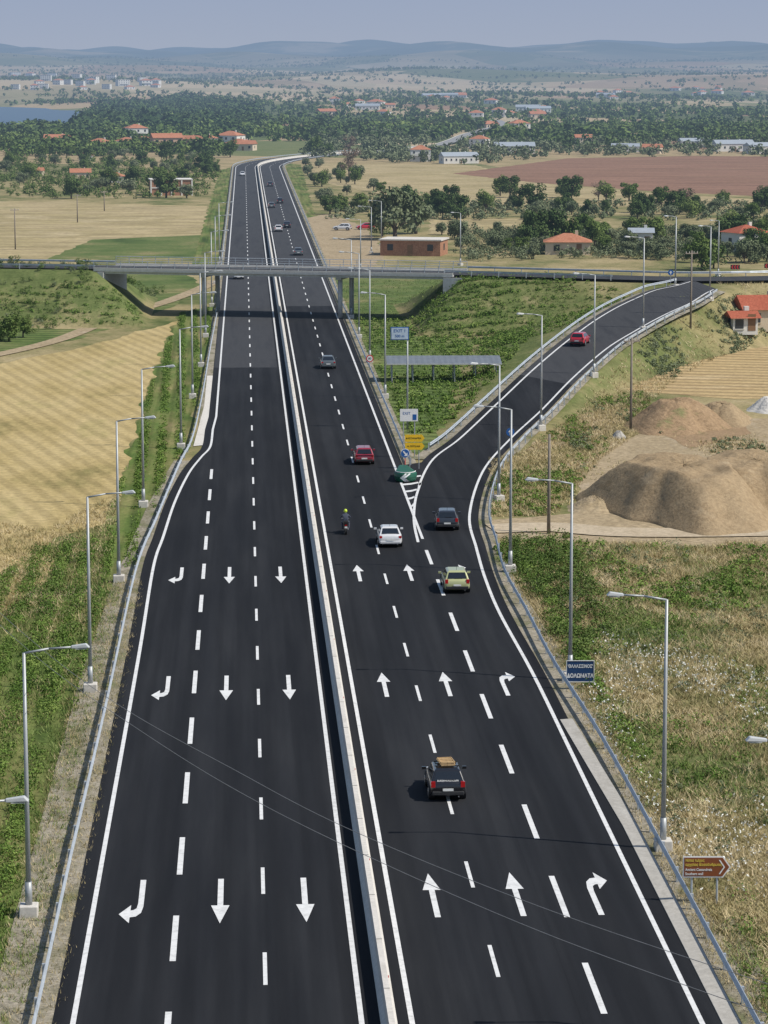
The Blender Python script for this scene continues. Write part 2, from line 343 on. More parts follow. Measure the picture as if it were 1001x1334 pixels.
Lpts=[(-6.4,60),(-6.4,120),(-6.4,165),G(200,740),G(213,700),G(228,655),G(246,618),G(262,597),G(274,583),G(277.5,560)]
Lline=catmull(Lpts,8); Lline=[tuple(a) for a in Lline]+lu(-2.95,Lline[-1][1]+10,1320)
Lline=[(a[0],a[1],0) for a in Lline]
Rline=[(16.3,60,0),(16.3,90,0),(16.3,120,0)]+catmull([(16.3,140,0),(16.28,158,0),(*G(651,800),0),(*G(632,754),0),tuple(rampR[0])],8)[:-1]+[tuple(a) for a in rampR]
Rmain=lu(12.95,206,1320)
left=[(a[0]-.75,a[1],0) for a in Lline]
ys=[a[1] for a in left]; right=[]
for y in ys:
    u=np.interp(y,[60,168,185,206,225,250,1320],[15.6,15.6,15.4,14.2,13.7,13.7,13.7])+C(y); right.append((u,y,0))
struct("road",ribbon(left,right,ZR),asphalt)
p,n=normals(Rline); Redge=[(p[i,0]+n[i,0]*.7,p[i,1]+n[i,1]*.7,p[i,2]) for i in range(len(p))]
k0=len(Rline)-len(rampR)
wedgeL=[(12.0,a[1],0) for a in Rline[:k0]]
pl,nl=normals(rampL); rampLe=[(pl[i,0]-nl[i,0]*.8,pl[i,1]-nl[i,1]*.8,pl[i,2]) for i in range(len(pl))]
for i in range(len(rampLe)):
    if rampLe[i][1]<246: rampLe[i]=(min(rampLe[i][0],12.6),rampLe[i][1],0)
ns=38
struct("ramp_road",ribbon((wedgeL+rampLe)[:k0+ns+1],Redge[:k0+ns+1],ZR+.004),asphalt)
struct("ramp_road",ribbon(rampLe[ns:],Redge[k0+ns:],ZR+.004),oldasph)
struct("road_resurfaced",ribbon(lu(-3.65,330,1320),lu(3.7,330,1320),ZR+.004),oldasph)
struct("road_resurfaced",ribbon(lu(6.1,418,1320),lu(13.5,418,1320),ZR+.004),oldasph)
ov=[tuple(a) for a in ovL[:-1]]+[(-20,409.6,6.42),(5,402.7,6.46)]+[tuple(a) for a in ovR]
struct("overpass_road",strip(ov,8.0,.07),oldasph)
def mark(name,parts): return struct(name,merge(parts),paint)
mark("road_edge_line",[strip(Lline,.2,ZM)])
mark("road_edge_line",[strip(Rline,.2,ZM)])
mark("road_edge_line",[strip(Rmain,.2,ZM)])
rLi=[tuple(a) for a in rampL if a[1]>232]
mark("road_edge_line",[strip([(*a,0) for a in catmull([G(545,708),G(540.5,688),G(539.5,670),G(542,650),G(548,631),rLi[0][:2]],5)][:-1]+rLi,.2,ZM+.008)])
mark("road_edge_line",[strip(lu(4.02,60,1320),.2,ZM)])
mark("road_edge_line",[strip(lu(5.84,60,1320),.2,ZM)])
y1=G(337,1265)[1]
mark("lane_dashes",[strip(lu(.58,y1-2+12*k,y1+2+12*k,4),.16,ZM) for k in range(-3,98)])
y1=G(636,1255)[1]
mark("lane_dashes",[strip(lu(9.42,y1-2+12*k,y1+2+12*k,4),.16,ZM) for k in range(-3,98)])
y1=G(218,1225)[1]
mark("lane_dashes",[strip(lu(-2.98,y1-3+12*k,y1+3+12*k,6),.24,ZM) for k in range(-3,12)])
y1=G(768,1290)[1]
mark("lane_dashes",[strip(lu(12.9,y1-3+12*k,y1+3+12*k,6),.24,ZM) for k in range(-3,9)])
# gore hatching: ladder of evenly spaced bars between the two edge lines
bl=[G(540.5,688),G(539.5,670),G(542,650),G(548,631)]+[a[:2] for a in rLi]
by=np.array([b[1] for b in bl]); bx=np.array([b[0] for b in bl]); xr_=lambda y: float(np.interp(y,by,bx))
hat=[]
for y in (217.5,221.5,225.5,229.5,233.5,237.5):
    xa=13.05; xb=xr_(y+1.2)-.1; zz=ZM+.004; xm=(xa+xb)/2
    hat.append(([(xa,y,zz),(xm,y+.35,zz),(xb,y+1.2,zz),(xb,y+2.0,zz),(xm,y+1.25,zz),(xa,y+.9,zz)],[(0,1,2,3,4,5)]))
mark("gore_hatching",hat)
def arrow_straight(cx,cy,s):
    L=3.2; pts=[(-.12,-L),(.12,-L),(.12,.7),(.38,.7),(0,L),(-.38,.7),(-.12,.7)]
    return [(cx+a*s,cy+b*s,ZM) for a,b in pts],[tuple(range(7))]
def arrow_turn(cx,cy,s):
    pts=[(-.38,-3.2),(-.14,-3.2),(-.16,.3),(-.12,.95),(.0,1.2),(.12,1.25),(.12,.5),(.58,1.75),(.12,3.0),(.12,2.2),(-.12,2.1),(-.32,1.6),(-.39,.7)]
    return [(cx+a*s,cy+b*s,ZM) for a,b in pts],[tuple(range(len(pts)))]
for row,ya in enumerate((1176,898,751)):
    D=G(300,ya)[1]; 
    for u in (-1.2,2.3): mark("lane_arrow",[arrow_straight(u,D,-1)])
    mark("lane_arrow",[arrow_turn(-4.75,D,-1)])
    for u in (7.65,11.15): mark("lane_arrow",[arrow_straight(u,D+.4,1)])
    mark("lane_arrow",[arrow_turn(14.6,D+.4,1)])
struct("concrete_gutter",sweep([(17.35,60,0),(17.35,100,0),(17.35,125,0),(*G(738,940),0)],[(-.33,.02),(-.33,.12),(.33,.16),(.33,.02)]),conc)
struct("gravel_verge",ribbon([(-9.6,60,0),(-9.5,160,0),(-9.0,190,0),(-7.8,225,0),(-6.4,250,0)],[(-7.0,60,0),(-7.0,160,0),(-6.5,190,0),(-5.2,225,0),(-3.8,250,0)],.06),gravel)
struct("concrete_pad",ribbon([(*G(270,490),0),(*G(266,530),0),(*G(252,582),0)],[(*G(281,490),0),(*G(279,530),0),(*G(272,580),0)],.068),concw)
struct("gravel_verge",ribbon([(16.3,60,0),(16.3,150,0),(16.2,185,0),(16.2,215,0)],[(18.8,60,0),(18.8,150,0),(18.2,185,0),(18.0,215,0)],.06),gravel)
pr,nr=normals(rampR)
struct("gravel_verge",ribbon([tuple(rampR[i]) for i in range(2,len(pr))],[(pr[i,0]+nr[i,0]*1.7,pr[i,1]+nr[i,1]*1.7,pr[i,2]-(.02 if i<20 else .2)) for i in range(2,len(pr))],.05),gravel)
struct("gravel_verge",ribbon([(pl[i,0]-nl[i,0]*1.9,pl[i,1]-nl[i,1]*1.9,pl[i,2]-(.02 if i<24 else .2)) for i in range(17,len(pl)-4)],[tuple(rampL[i]) for i in range(17,len(pl)-4)],.05),gravel)
struct("gravel_verge",ribbon(lu(13.5,236,1100),lu(15.0,236,1100),.06),gravel)
struct("gravel_verge",ribbon(lu(-4.6,262,1100),lu(-3.5,262,1100),.055),gravel)
# barrier
br=thing("concrete_barrier","pale concrete median barrier dividing the two carriageways","barrier")
part("barrier_wall",br,sweep([(*a,ZR) for a in lu(5.0,60,1320)],[(-.3,0),(-.3,.09),(-.15,.33),(-.11,.78),(.11,.78),(.15,.33),(.3,.09),(.3,0)]),concw)
redm=flat("red_reflector",(.6,.03,.03),.3)
rm=mkmesh("reflector",*box(0,0,0,.03,.03,.09),redm)
for k in range(16): obj("reflector",rm,br,(5.0+.165,70+16*k,.66))
jm=mkmesh("joint",*merge([box(0,0,.79,.24,.03,.012)]),flat("joint_seal",(.22,.22,.20),.9))
for k in range(50): obj("joint",jm,br,(5.0,64+6*k,ZR))
# guard rails
galv=flat("galvanised_steel",(.46,.50,.54),.5,.35,.15,1.5)
polem=flat("grey_steel_pole",(.38,.40,.41),.5,.3,.1,1)
WB=[(0,.46),(.05,.50),(0,.56),(0,.62),(.05,.67),(0,.74),(-.03,.74),(.02,.67),(-.03,.62),(-.03,.56),(.02,.50),(-.03,.46)]
postm=mkmesh("post",*box(0,0,.33,.1,.14,.78),galv)
def guard(path,label,side=1,posts=80,sp=4.0):
    g=thing("guard_rail",label,"guard rail"); prof=[(o*side,z) for o,z in WB]
    part("beam",g,sweep(path,prof),galv)
    p,n=normals(path); d=np.concatenate([[0],np.cumsum(np.hypot(*np.diff(p[:,:2],axis=0).T))]); k=0;s=0
    while s<d[-1] and k<posts:
        x=np.interp(s,d,p[:,0]);y=np.interp(s,d,p[:,1]);z=np.interp(s,d,p[:,2]);nx_=np.interp(s,d,n[:,0]);ny_=np.interp(s,d,n[:,1])
        obj("post",postm,g,(x-nx_*.1*side,y-ny_*.1*side,z)); s+=sp;k+=1
gl=[(-7.75,60,0),(-7.7,90,0)]+catmull([(-7.7,120,0),(-7.6,150,0),(*G(178,750),0),(*G(205,682),0),(*G(234,612),0),(*G(251,577),0),(*G(264,520),0),(*G(274,460),0),(-3.95,400,0)],8)
guard([tuple(a) for a in gl],"long galvanised guard rail beside the carriageway with steel posts",1)
guard([(a,b,0) for a,b in lu(-4.1,405,1320)],"galvanised guard rail beyond the overpass",1,100,8)
gr=[(18.05,60,0),(18.05,90,0)]+catmull([(18.05,115,0),(18.0,140,0),(*G(722,875),0),(*G(687,808),0),(*G(658,754),0),(pr[2,0]+nr[2,0]*1.5,pr[2,1]+nr[2,1]*1.5,0)],8)[:-1]
pp=[(pr[i,0]+nr[i,0]*1.5,pr[i,1]+nr[i,1]*1.5,pr[i,2]) for i in range(2,len(pr)-3)]
guard([tuple(a) for a in gr]+pp,"long galvanised guard rail following the exit ramp curve",-1)
guard([(pl[i,0]-nl[i,0]*1.3,pl[i,1]-nl[i,1]*1.3,pl[i,2]) for i in range(20,len(pl)-5)],"galvanised guard rail on the inner side of the ramp",1)
guard([(a,b,0) for a,b in lu(14.3,246,1320)],"galvanised guard rail beside the through carriageway",-1,100,6)
# ---------------------------------------------------------------- overpass
bd=thing("overpass_bridge","grey concrete overpass bridge with railings crossing the highway","bridge",(5,402.8,0))
ang=math.atan2(395.7-409.6,49.5); bd.rotation_euler=(0,0,ang)
part("deck",bd,merge([box(0,0,6.33,52,10.4,.24)]),concg)
part("girder",bd,merge([box(0,s,6.03,51,.9,.34) for s in (-4.4,-1.5,1.5,4.4)]),concg)
for s in(-5.05,5.05): part("parapet",bd,box(0,s,6.59,52,.3,.28),concw)
for x in (-10.2,9.6):
    pi=part("pier",bd,merge([cyl((x,s,0),(x,s,5.5),.34,.34,16) for s in(-3.4,3.4)]),concg,True)
    bevel(part("pier_cap",pi,box(x,0,5.68,.8,9.0,.36),concg),.05)
for x in(-25,25.2):
    sgn=1 if x>0 else -1
    part("abutment",bd,merge([box(x,0,3.3,1.2,10.1,5.1),([(x-sgn*.5,-5.4,1),(x-sgn*.5,-5.4,6.1),(x+sgn*3.4,-5.4,6.1),(x+sgn*3.4,-5.4,5.0),(x-sgn*.5,-5.1,1),(x-sgn*.5,-5.1,6.1),(x+sgn*3.4,-5.1,6.1),(x+sgn*3.4,-5.1,5.0)],[(0,1,2,3),(7,6,5,4),(0,4,5,1),(1,5,6,2),(2,6,7,3),(3,7,4,0)])]),concg)
for s in(-5.05,5.05):
    rl=part("railing",bd,merge([cyl((-26,s,7.7),(26,s,7.7),.04),cyl((-26,s,7.35),(26,s,7.35),.025),cyl((-26,s,7.0),(26,s,7.0),.025)]),galv)
    part("railing_posts",rl,merge([box(-26+i*2,s,7.22,.07,.07,.96) for i in range(27)]),galv)
for pth in ([tuple(a) for a in ovL],[tuple(a) for a in ovR]):
    for s in(-1,1):
        p,n=normals(pth); rng_=range(len(p))
        pt=[(p[i,0]+n[i,0]*4.5*s,p[i,1]+n[i,1]*4.5*s,p[i,2]) for i in rng_]
        if s==1 and p[0,0]>0: guard([a for a in pt if a[0]<50],"galvanised guard rail along the raised overpass road",-s,60); pt=[a for a in pt if a[0]>70]
        guard(pt,"galvanised guard rail along the raised overpass road",-s,60)
# ---------------------------------------------------------------- lamps
def mk_lamp(h=11.0,arm=2.0):
    L=thing("street_lamp","tall grey steel street lamp on a concrete base beside the road","street lamp",(0,0,-500),0,"street lamps along the highway")
    bevel(part("base",L,box(0,0,.25,.75,.75,.6),concw),.04)
    part("pole",L,merge([cyl((0,0,.5),(0,0,h),.115,.065,12),cyl((0,0,.5),(0,0,1.5),.15,.14,12)]),polem,True)
    part("arm",L,merge([cyl((0,0,h-.02),(arm*.5,0,h+.16),.05,.045,8),cyl((arm*.5,0,h+.16),(arm,0,h+.22),.045,.04,8)]),polem,True)
    hd=bevel(part("lamp_head",L,([(arm-.1,-.09,h+.16),(arm-.1,.09,h+.16),(arm+.65,.16,h+.2),(arm+.65,-.16,h+.2),(arm-.1,-.07,h+.28),(arm-.1,.07,h+.28),(arm+.5,.12,h+.36),(arm+.5,-.12,h+.36)],[(0,1,2,3),(7,6,5,4),(0,4,5,1),(1,5,6,2),(2,6,7,3),(3,7,4,0)]),flat("lamp_housing",(.5,.52,.53),.4)),.03)
    part("lamp_glass",hd,box(arm+.3,0,h+.155,.45,.2,.03),flat("lamp_glass",(.6,.62,.6),.1))
    return L
lampT=mk_lamp()
def lamp(px,py,flip,s=1,rz=0):
    x,y,z=GT(px,py); copy_thing(lampT,(x,y,z-.02),(math.pi if flip else 0)+rz,(1,1,s))
for p in [(38,1200),(118,903),(155,760),(187,661),(236,585),(251,520),(262,478),(268,440)]: lamp(*p,False)
lamp(276,400,False);lamp(281,370,False);lamp(286,345,False)
copy_thing(lampT,(-9.6,88,0),0); copy_thing(lampT,(19.8,95,0),math.pi)
for p in [(864,1110),(743,888),(665,748)]: lamp(*p,True,1.03)
for p in [(650,655),(705,561),(774,492),(838,432)]: lamp(*p,True,1.0,.35)
for p in [(502,520),(482,473),(468,441),(458,415)]: lamp(*p,True,1.0)
for p in [(880,375),(936,360),(925,392),(600,346)]: lamp(*p,True,.85,.8)
for p in [(470,352),(484,330),(497,320)]: lamp(*p,True,.8)
for o in [lampT]+list(lampT.children_recursive): bpy.data.objects.remove(o)
# ---------------------------------------------------------------- poles, wires
wood_=flat("weathered_wood",(.22,.19,.16),.9,0,.2,2)
def upole(px,py,h,label="weathered wooden utility pole with cross arm in dry grass",arm=True):
    x,y,z=GT(px,py); U=thing("utility_pole",label,"utility pole",(x,y,z),.3)
    part("pole",U,cyl((0,0,-.1),(0,0,h),.14,.09,10),wood_,True)
    if arm:
        part("cross_arm",U,box(0,0,h-.35,1.7,.12,.12),wood_)
        part("insulators",U,merge([cyl((a,0,h-.3),(a,0,h-.08),.05,.03,8) for a in(-.75,-.3,.3,.75)]),concw)
upole(822,562,9); upole(715,697,7.5,"plain weathered wooden pole standing in dry weeds",False); upole(900,428,9.5); upole(20,325,8); upole(101,290,6.5);upole(136,275,5)
cabm=flat("cable",(.24,.24,.25),.5,.3)
def wire(px,zs,r=.011):
    pts=catmull([(*G(*p,z),z) for p,z in zip(px,zs)],10); T=thing("power_cable","thin sagging overhead power cable across the highway","power cable",group="overhead power cables")
    part("cable",T,merge([cyl(tuple(a),tuple(b),r,r,5) for a,b in zip(pts[:-1],pts[1:])]),cabm)
wire([(-60,745),(60,850),(165,925),(300,1000),(450,1078),(700,1180),(1001,1282),(1200,1340)],[11,10.6,10.2,9.9,9.7,9.7,10,10.4])
wire([(-60,760),(60,866),(180,950),(300,1025),(450,1102),(700,1212),(1001,1322),(1200,1390)],[11,10.5,10.1,9.8,9.6,9.6,9.9,10.3])
# ---------------------------------------------------------------- signs
def text(name,s,size,par,loc,m,rot=(math.pi/2,0,0),align='CENTER',bold=0,sx=1):
    c=bpy.data.curves.new("t",'FONT'); c.body=s;c.size=size;c.align_x=align;c.align_y='CENTER';c.extrude=.003; c.offset=bold
    o=bpy.data.objects.new("t",c); link(o); dg=bpy.context.evaluated_depsgraph_get(); me=bpy.data.meshes.new_from_object(o.evaluated_get(dg)); bpy.data.objects.remove(o)
    me.materials.clear(); me.materials.append(m); q_=obj(name,me,par,loc); q_.rotation_euler=rot; q_.scale=(sx,1,1); return q_
whitep=flat("white_sign",(.80,.80,.78),.5,0,.04); bluep=flat("blue_sign",(.02,.11,.35),.4,0,.08); brownp=flat("brown_sign",(.24,.07,.025),.45,0,.08)
yelp=flat("yellow_sign",(.85,.52,.02),.5,0,.06); blk=flat("black_paint",(.02,.02,.02),.5); redp=flat("red_sign",(.6,.03,.03),.45); grnp=flat("green_panel",(.012,.10,.06),.5); yelt=flat("yellow_letter",(.85,.65,.1),.5)
x,y,z=GT(756,903); S=thing("roadside_sign","dark blue board with white Greek lettering on posts behind the rail","sign",(x,y,z),-.05)
bevel(part("board",S,box(0,0,1.1,1.5,.05,1.16),flat("navy",(.008,.045,.13),.5)),.01); part("frame",S,merge([box(0,-.03,1.70,1.55,.04,.03),box(0,-.03,.50,1.55,.04,.03),box(-.765,-.03,1.1,.03,.04,1.17),box(.765,-.03,1.1,.03,.04,1.17)]),whitep)
part("legs",S,merge([cyl((a,.05,-.05),(a,.05,.9),.03) for a in(-.55,.55)]),polem)
text("lettering","'ΘΑΛΑΣΣΙΝΟΣ'",.25,S,(0,-.035,1.38),whitep,bold=.006,sx=.8); text("lettering","ΔΟΛΩΜΑΤΑ",.31,S,(0,-.035,.84),whitep,bold=.01,sx=.82)
x,y,z=GT(920,1184); S=thing("direction_sign","brown arrow shaped heritage direction sign on two posts","sign",(x,y,z),-.05)
pts=[(-.98,1.15),(.68,1.15),(1.0,1.6),(.68,2.05),(-.98,2.05)]
def plate(pts,y0,y1): 
    n=len(pts); v=[(a,y0,b) for a,b in pts]+[(a,y1,b) for a,b in pts]; return v,[tuple(range(n)),tuple(range(2*n-1,n-1,-1))]+[(i,(i+1)%n,n+(i+1)%n,n+i) for i in range(n)]
part("border",S,plate(pts,-.0,.03),whitep); part("board",S,plate([(-.93,1.205),(.655,1.205),(.935,1.6),(.655,1.995),(-.93,1.995)],-.012,.0),brownp)
part("posts",S,merge([cyl((a,.07,-.1),(a,.07,2.0),.045) for a in(-.6,.45)]),galv)
part("chevron",S,plate([(.50,1.30),(.56,1.30),(.76,1.6),(.56,1.9),(.50,1.9),(.70,1.6)],-.02,-.013),whitep)
for s_,zz,m_ in (("Νότιο τείχος",1.88,yelt),("αρχαίας Κασσάνδρειας",1.70,yelt),("Ancient Cassandreia",1.49,whitep),("Southern wall",1.31,whitep)): text("lettering",s_,.155,S,(-.88,-.02,zz),m_,align='LEFT',bold=.003,sx=.86)
def signpost(px,py,label,cat="sign",name="road_sign"):
    x,y,z=GT(px,py); return thing(name,label,cat,(x,y,z))
S=signpost(540,612,"yellow double direction sign with black lettering on posts")
part("posts",S,merge([cyl((a,.05,-.1),(a,.05,3.1),.04) for a in(-.4,.4)]),polem)
for zz,tx in((2.75,"ΚΑΣΣΑΝΔΡΕΙΑ"),(2.05,"N. ΠΟΤΙΔΑΙΑ")):
    bevel(part("board",S,plate([(-.8,zz-.3),(.65,zz-.3),(.88,zz),(.65,zz+.3),(-.8,zz+.3)],-.02,.02),yelp),.01); text("lettering",tx,.19,S,(-.05,-.03,zz),blk)
S=signpost(533,598,"white information panel with small blue symbol on posts")
part("posts",S,merge([cyl((a,.05,-.1),(a,.05,4.4),.05) for a in(-.5,.5)]),polem)
part("board",S,box(0,0,3.9,1.6,.05,1.1),whitep); part("blue_panel",S,box(.5,-.03,3.72,.34,.02,.5),bluep); text("lettering","EXIT",.34,S,(-.22,-.03,4.05),bluep)
S=signpost(528,618,"round blue arrow sign on a red post")
part("post",S,cyl((0,.04,-.1),(0,.04,1.9),.04),redp)
part("disc",S,cyl((0,-.02,1.75),(0,.02,1.75),.40,n=28),whitep); part("disc_face",S,cyl((0,-.035,1.75),(0,-.02,1.75),.35,n=28),bluep)
part("arrow",S,plate([(-.2,1.90),(-.12,1.98),(.1,1.72),(.2,1.82),(.2,1.52),(-.1,1.52),(0,1.63)],-.045,-.036),whitep)
S=signpost(529,629,"green crash cushion with white chevrons at the ramp nose","crash cushion","crash_cushion")
n=24; V_=[]; rings=((.03,.72),(.22,.90),(.55,1.0),(.80,.96),(.92,.82),(.97,.6))
RX,RY=.98,1.3
for zz,r in rings:
    for i in range(n+1):
        a=math.pi+math.pi*i/n; V_.append((math.cos(a)*r*RX,math.sin(a)*r*RY+.6,zz))
    V_+= [(.45*r,4,zz),(-.45*r,4,zz)]
k=n+3; nr5=len(rings); Fc=[(r*k+i,r*k+(i+1)%k,(r+1)*k+(i+1)%k,(r+1)*k+i) for r in range(nr5-1) for i in range(k)]+[tuple(range((nr5-1)*k,nr5*k))]
part("shell",S,(V_,Fc),grnp,False)
def arcq(a0,a1,b0,b1,z0,z1):
    o_=[];n_=6
    def f(a,z):
        r=1.035*np.interp(z,[.03,.22,.55,.80,.92],[.72,.90,1.0,.96,.82]); return (math.cos(a)*r*RX,math.sin(a)*r*RY+.6,z)
    for i in range(n_+1):
        s=i/n_; z=z0+(z1-z0)*s; o_+=[f(a0+(b0-a0)*s,z),f(a1+(b1-a1)*s,z)]
    return o_,[(2*i,2*i+1,2*i+3,2*i+2) for i in range(n_)]
A=1.5*math.pi
part("chevrons",S,merge([arcq(A-.10,A+.42,A-.55,A-.10,.12,.48),arcq(A-.55,A-.10,A-.10,A+.42,.48,.86)]),whitep)
part("rim",S,merge([cyl((math.cos(math.pi+math.pi*i/12)*.84,math.sin(math.pi+math.pi*i/12)*1.1+.6,.93),(math.cos(math.pi+math.pi*(i+1)/12)*.84,math.sin(math.pi+math.pi*(i+1)/12)*1.1+.6,.93),.035,n=6) for i in range(12)]),whitep)
S=signpost(531,560,"blue and white information board on a tall pole")
part("pole",S,cyl((0,.08,-.1),(0,.08,9.9),.1,.07),polem,True); part("board",S,box(-.75,0,9.3,1.75,.08,1.25),bluep)
part("white_panel",S,box(-.75,-.05,9.3,1.6,.02,1.1),flat("pale_blue",(.45,.55,.65),.5)); text("lettering","EXIT 1",.42,S,(-.75,-.07,9.55),bluep); text("lettering","500 m",.36,S,(-.75,-.07,9.05),bluep)
S=signpost(482,487,"round speed limit sign with red ring on post")
part("post",S,cyl((0,.04,-.1),(0,.04,1.9),.035),polem); part("ring",S,cyl((0,-.02,1.7),(0,.02,1.7),.42,n=28),redp); part("face",S,cyl((0,-.03,1.7),(0,-.02,1.7),.31,n=28),whitep); text("lettering","80",.34,S,(0,-.04,1.7),blk)
for px,py in((665,588),(874,372)):
    S=signpost(px,py,"small round traffic sign on a thin post"); part("post",S,cyl((0,.04,-.1),(0,.04,1.9),.035),polem)
    part("disc",S,cyl((0,-.02,1.7),(0,.02,1.7),.38,n=24),bluep); part("disc_arrow",S,plate([(-.06,1.45),(.06,1.45),(.06,1.7),(.2,1.7),(0,1.95),(-.2,1.7),(-.06,1.7)],-.03,-.021),whitep)
for px,py in((958,358),(1002,356)):
    S=signpost(px,py,"black board with red and white chevrons beside the bend","sign","chevron_sign")
    part("posts",S,merge([cyl((a,.05,-.1),(a,.05,1.5),.035) for a in(-.4,.4)]),polem); part("board",S,box(0,0,1.3,1.6,.04,.8),blk)
    part("chevrons",S,merge([([(o,-.025,.95),(o+.18,-.025,.95),(o-.02,-.025,1.3),(o+.18,-.025,1.65),(o,-.025,1.65),(o-.2,-.025,1.3)],[(0,1,2,3,4,5)]) for o in(-.45,0,.45)]),redp)
# ---------------------------------------------------------------- canopy
metr=flat("sheet_metal_roof",(.36,.40,.44),.55,.15,.1,1)
x,y,z=GT(578,497); S=thing("canopy_shed","open shed with grey sheet metal roof on steel posts","shed",(x,y,z),-.03)
V_=[];nn=40
for i in range(nn+1):
    a=-6.4+12.8*i/nn; k=.02*(i%2)
    V_+=[(a,-2.3,2.15+k),(a,2.4,2.6+k)]
part("roof",S,(V_+[(x_,y_,z_-.08) for x_,y_,z_ in V_],[(2*i,2*i+2,2*i+3,2*i+1) for i in range(nn)]+[(2*i+2*nn+2,2*i+1+2*nn+2,2*i+3+2*nn+2,2*i+2+2*nn+2) for i in range(nn)]+[(2*i,2*i+2*nn+2,2*i+2+2*nn+2,2*i+2) for i in range(nn)]),flat("grey_canopy_roof",(.15,.17,.195),.6,0,.12,1))
part("fascia",S,box(0,-2.33,2.1,12.8,.05,.12),concg)
for i in range(6):
    a=-5.8+i*2.32
    part("post",S,merge([cyl((a,-1.9,0),(a,-1.9,2.1),.07),cyl((a,2.0,0),(a,2.0,2.45),.07),cyl((a,-1.9,.6),(a,-.3,2.2),.04)]),polem)
# ---------------------------------------------------------------- mounds
def heap(px,py,R,Rz,hgt,m,label,ry=1.0,nseed=0,name="earth_mound",top=.25,lump=.035):
    x,y,z=GT(px,py); r_=np.random.default_rng(nseed); nr_,na=40,96; V=[];ph=r_.uniform(0,6.28,12)
    for i in range(nr_):
        q=i/(nr_-1)
        for j in range(na):
            a=2*math.pi*j/na; e=1+.12*math.sin(2*a+ph[0])+.08*math.sin(3*a+ph[1])+.04*math.sin(7*a+ph[2])+.015*math.sin(13*a+ph[8])
            s=max(0,(1-q)/(1-top)); s=min(1,s); s=s*s*(3-2*s)*.25+s*.75
            X_=math.cos(a)*q*R*e; Y_=math.sin(a)*q*R*ry*e
            hz=hgt*s*(1+(.08*math.sin(3*a+q*6+ph[3])+.03*math.sin(9*a+q*9+ph[4]))*q)
            b=math.sin(X_*1.3+ph[5])*math.sin(Y_*.9+ph[6])+.6*math.sin(X_*2.7+Y_*1.1+ph[9])*math.sin(Y_*2.1+ph[10])
            hz+=hgt*lump*b*(1-q)**.4+.04*r_.normal()*(1-q*.6)
            V.append((X_,Y_,hz-.05 if i<nr_-1 else -.3))
    Fc=[(i*na+j,i*na+(j+1)%na,(i+1)*na+(j+1)%na,(i+1)*na+j) for i in range(nr_-1) for j in range(na)]
    o=part(name,None,(V,Fc),m,True,label=label,category="earth mound"); o.location=(x,y,z)
heap(890,663,7.2,0,3.6,mound,"large flat topped heap of brown excavated earth",1.8,1,top=.5)
heap(985,655,6.5,0,3.5,mound,"broad flat topped heap of brown earth on dirt",1.7,2,top=.55)
heap(880,555,5.2,0,2.5,redsoil,"reddish earth heap partly grown with weeds",1.6,3,top=.3)
heap(940,548,3.6,0,1.7,mound,"lower brown earth heap with weeds",1.6,13,top=.3)
heap(778,662,2.6,0,.8,dirt,"low spread of pale rubble beside the earth pile",1.6,4,"rubble_heap")
heap(1003,535,2.6,0,1.4,concw,"pale gravel heap at the field edge",1.2,5,"gravel_heap")
heap(806,571,.8,0,.7,conc,"small pale heap of broken concrete",1,6,"rubble_heap")
# ---------------------------------------------------------------- vehicles
glass=flat("car_glass",(.012,.015,.018),.08,0,.02,1,1); tyre=flat("tyre_rubber",(.02,.02,.02),.9); rimm=flat("wheel_rim",(.45,.45,.46),.35,.7)
tail=flat("tail_lamp",(.45,.015,.015),.2,0,.05,1,1); headl=flat("head_lamp",(.7,.72,.74),.1,0,.03,1,1); plast=flat("black_plastic",(.025,.025,.027),.6); platem=flat("number_plate",(.75,.75,.72),.4)
PM={}
def paintm(k,c):
    if k not in PM: PM[k]=flat("car_paint_"+k,c,.28,.1,.03,1,.9)
    return PM[k]
ST={"hatch":dict(L=4.05,H=1.47,yb=(-1.97,1.08),yt=(-1.60,.25)),"sedan":dict(L=4.4,H=1.43,yb=(-1.62,1.08),yt=(-.95,.25)),"wagon":dict(L=4.4,H=1.48,yb=(-2.14,1.08),yt=(-1.85,.2)),"sport":dict(L=4.25,H=1.40,yb=(-1.95,1.12),yt=(-1.15,.2))}
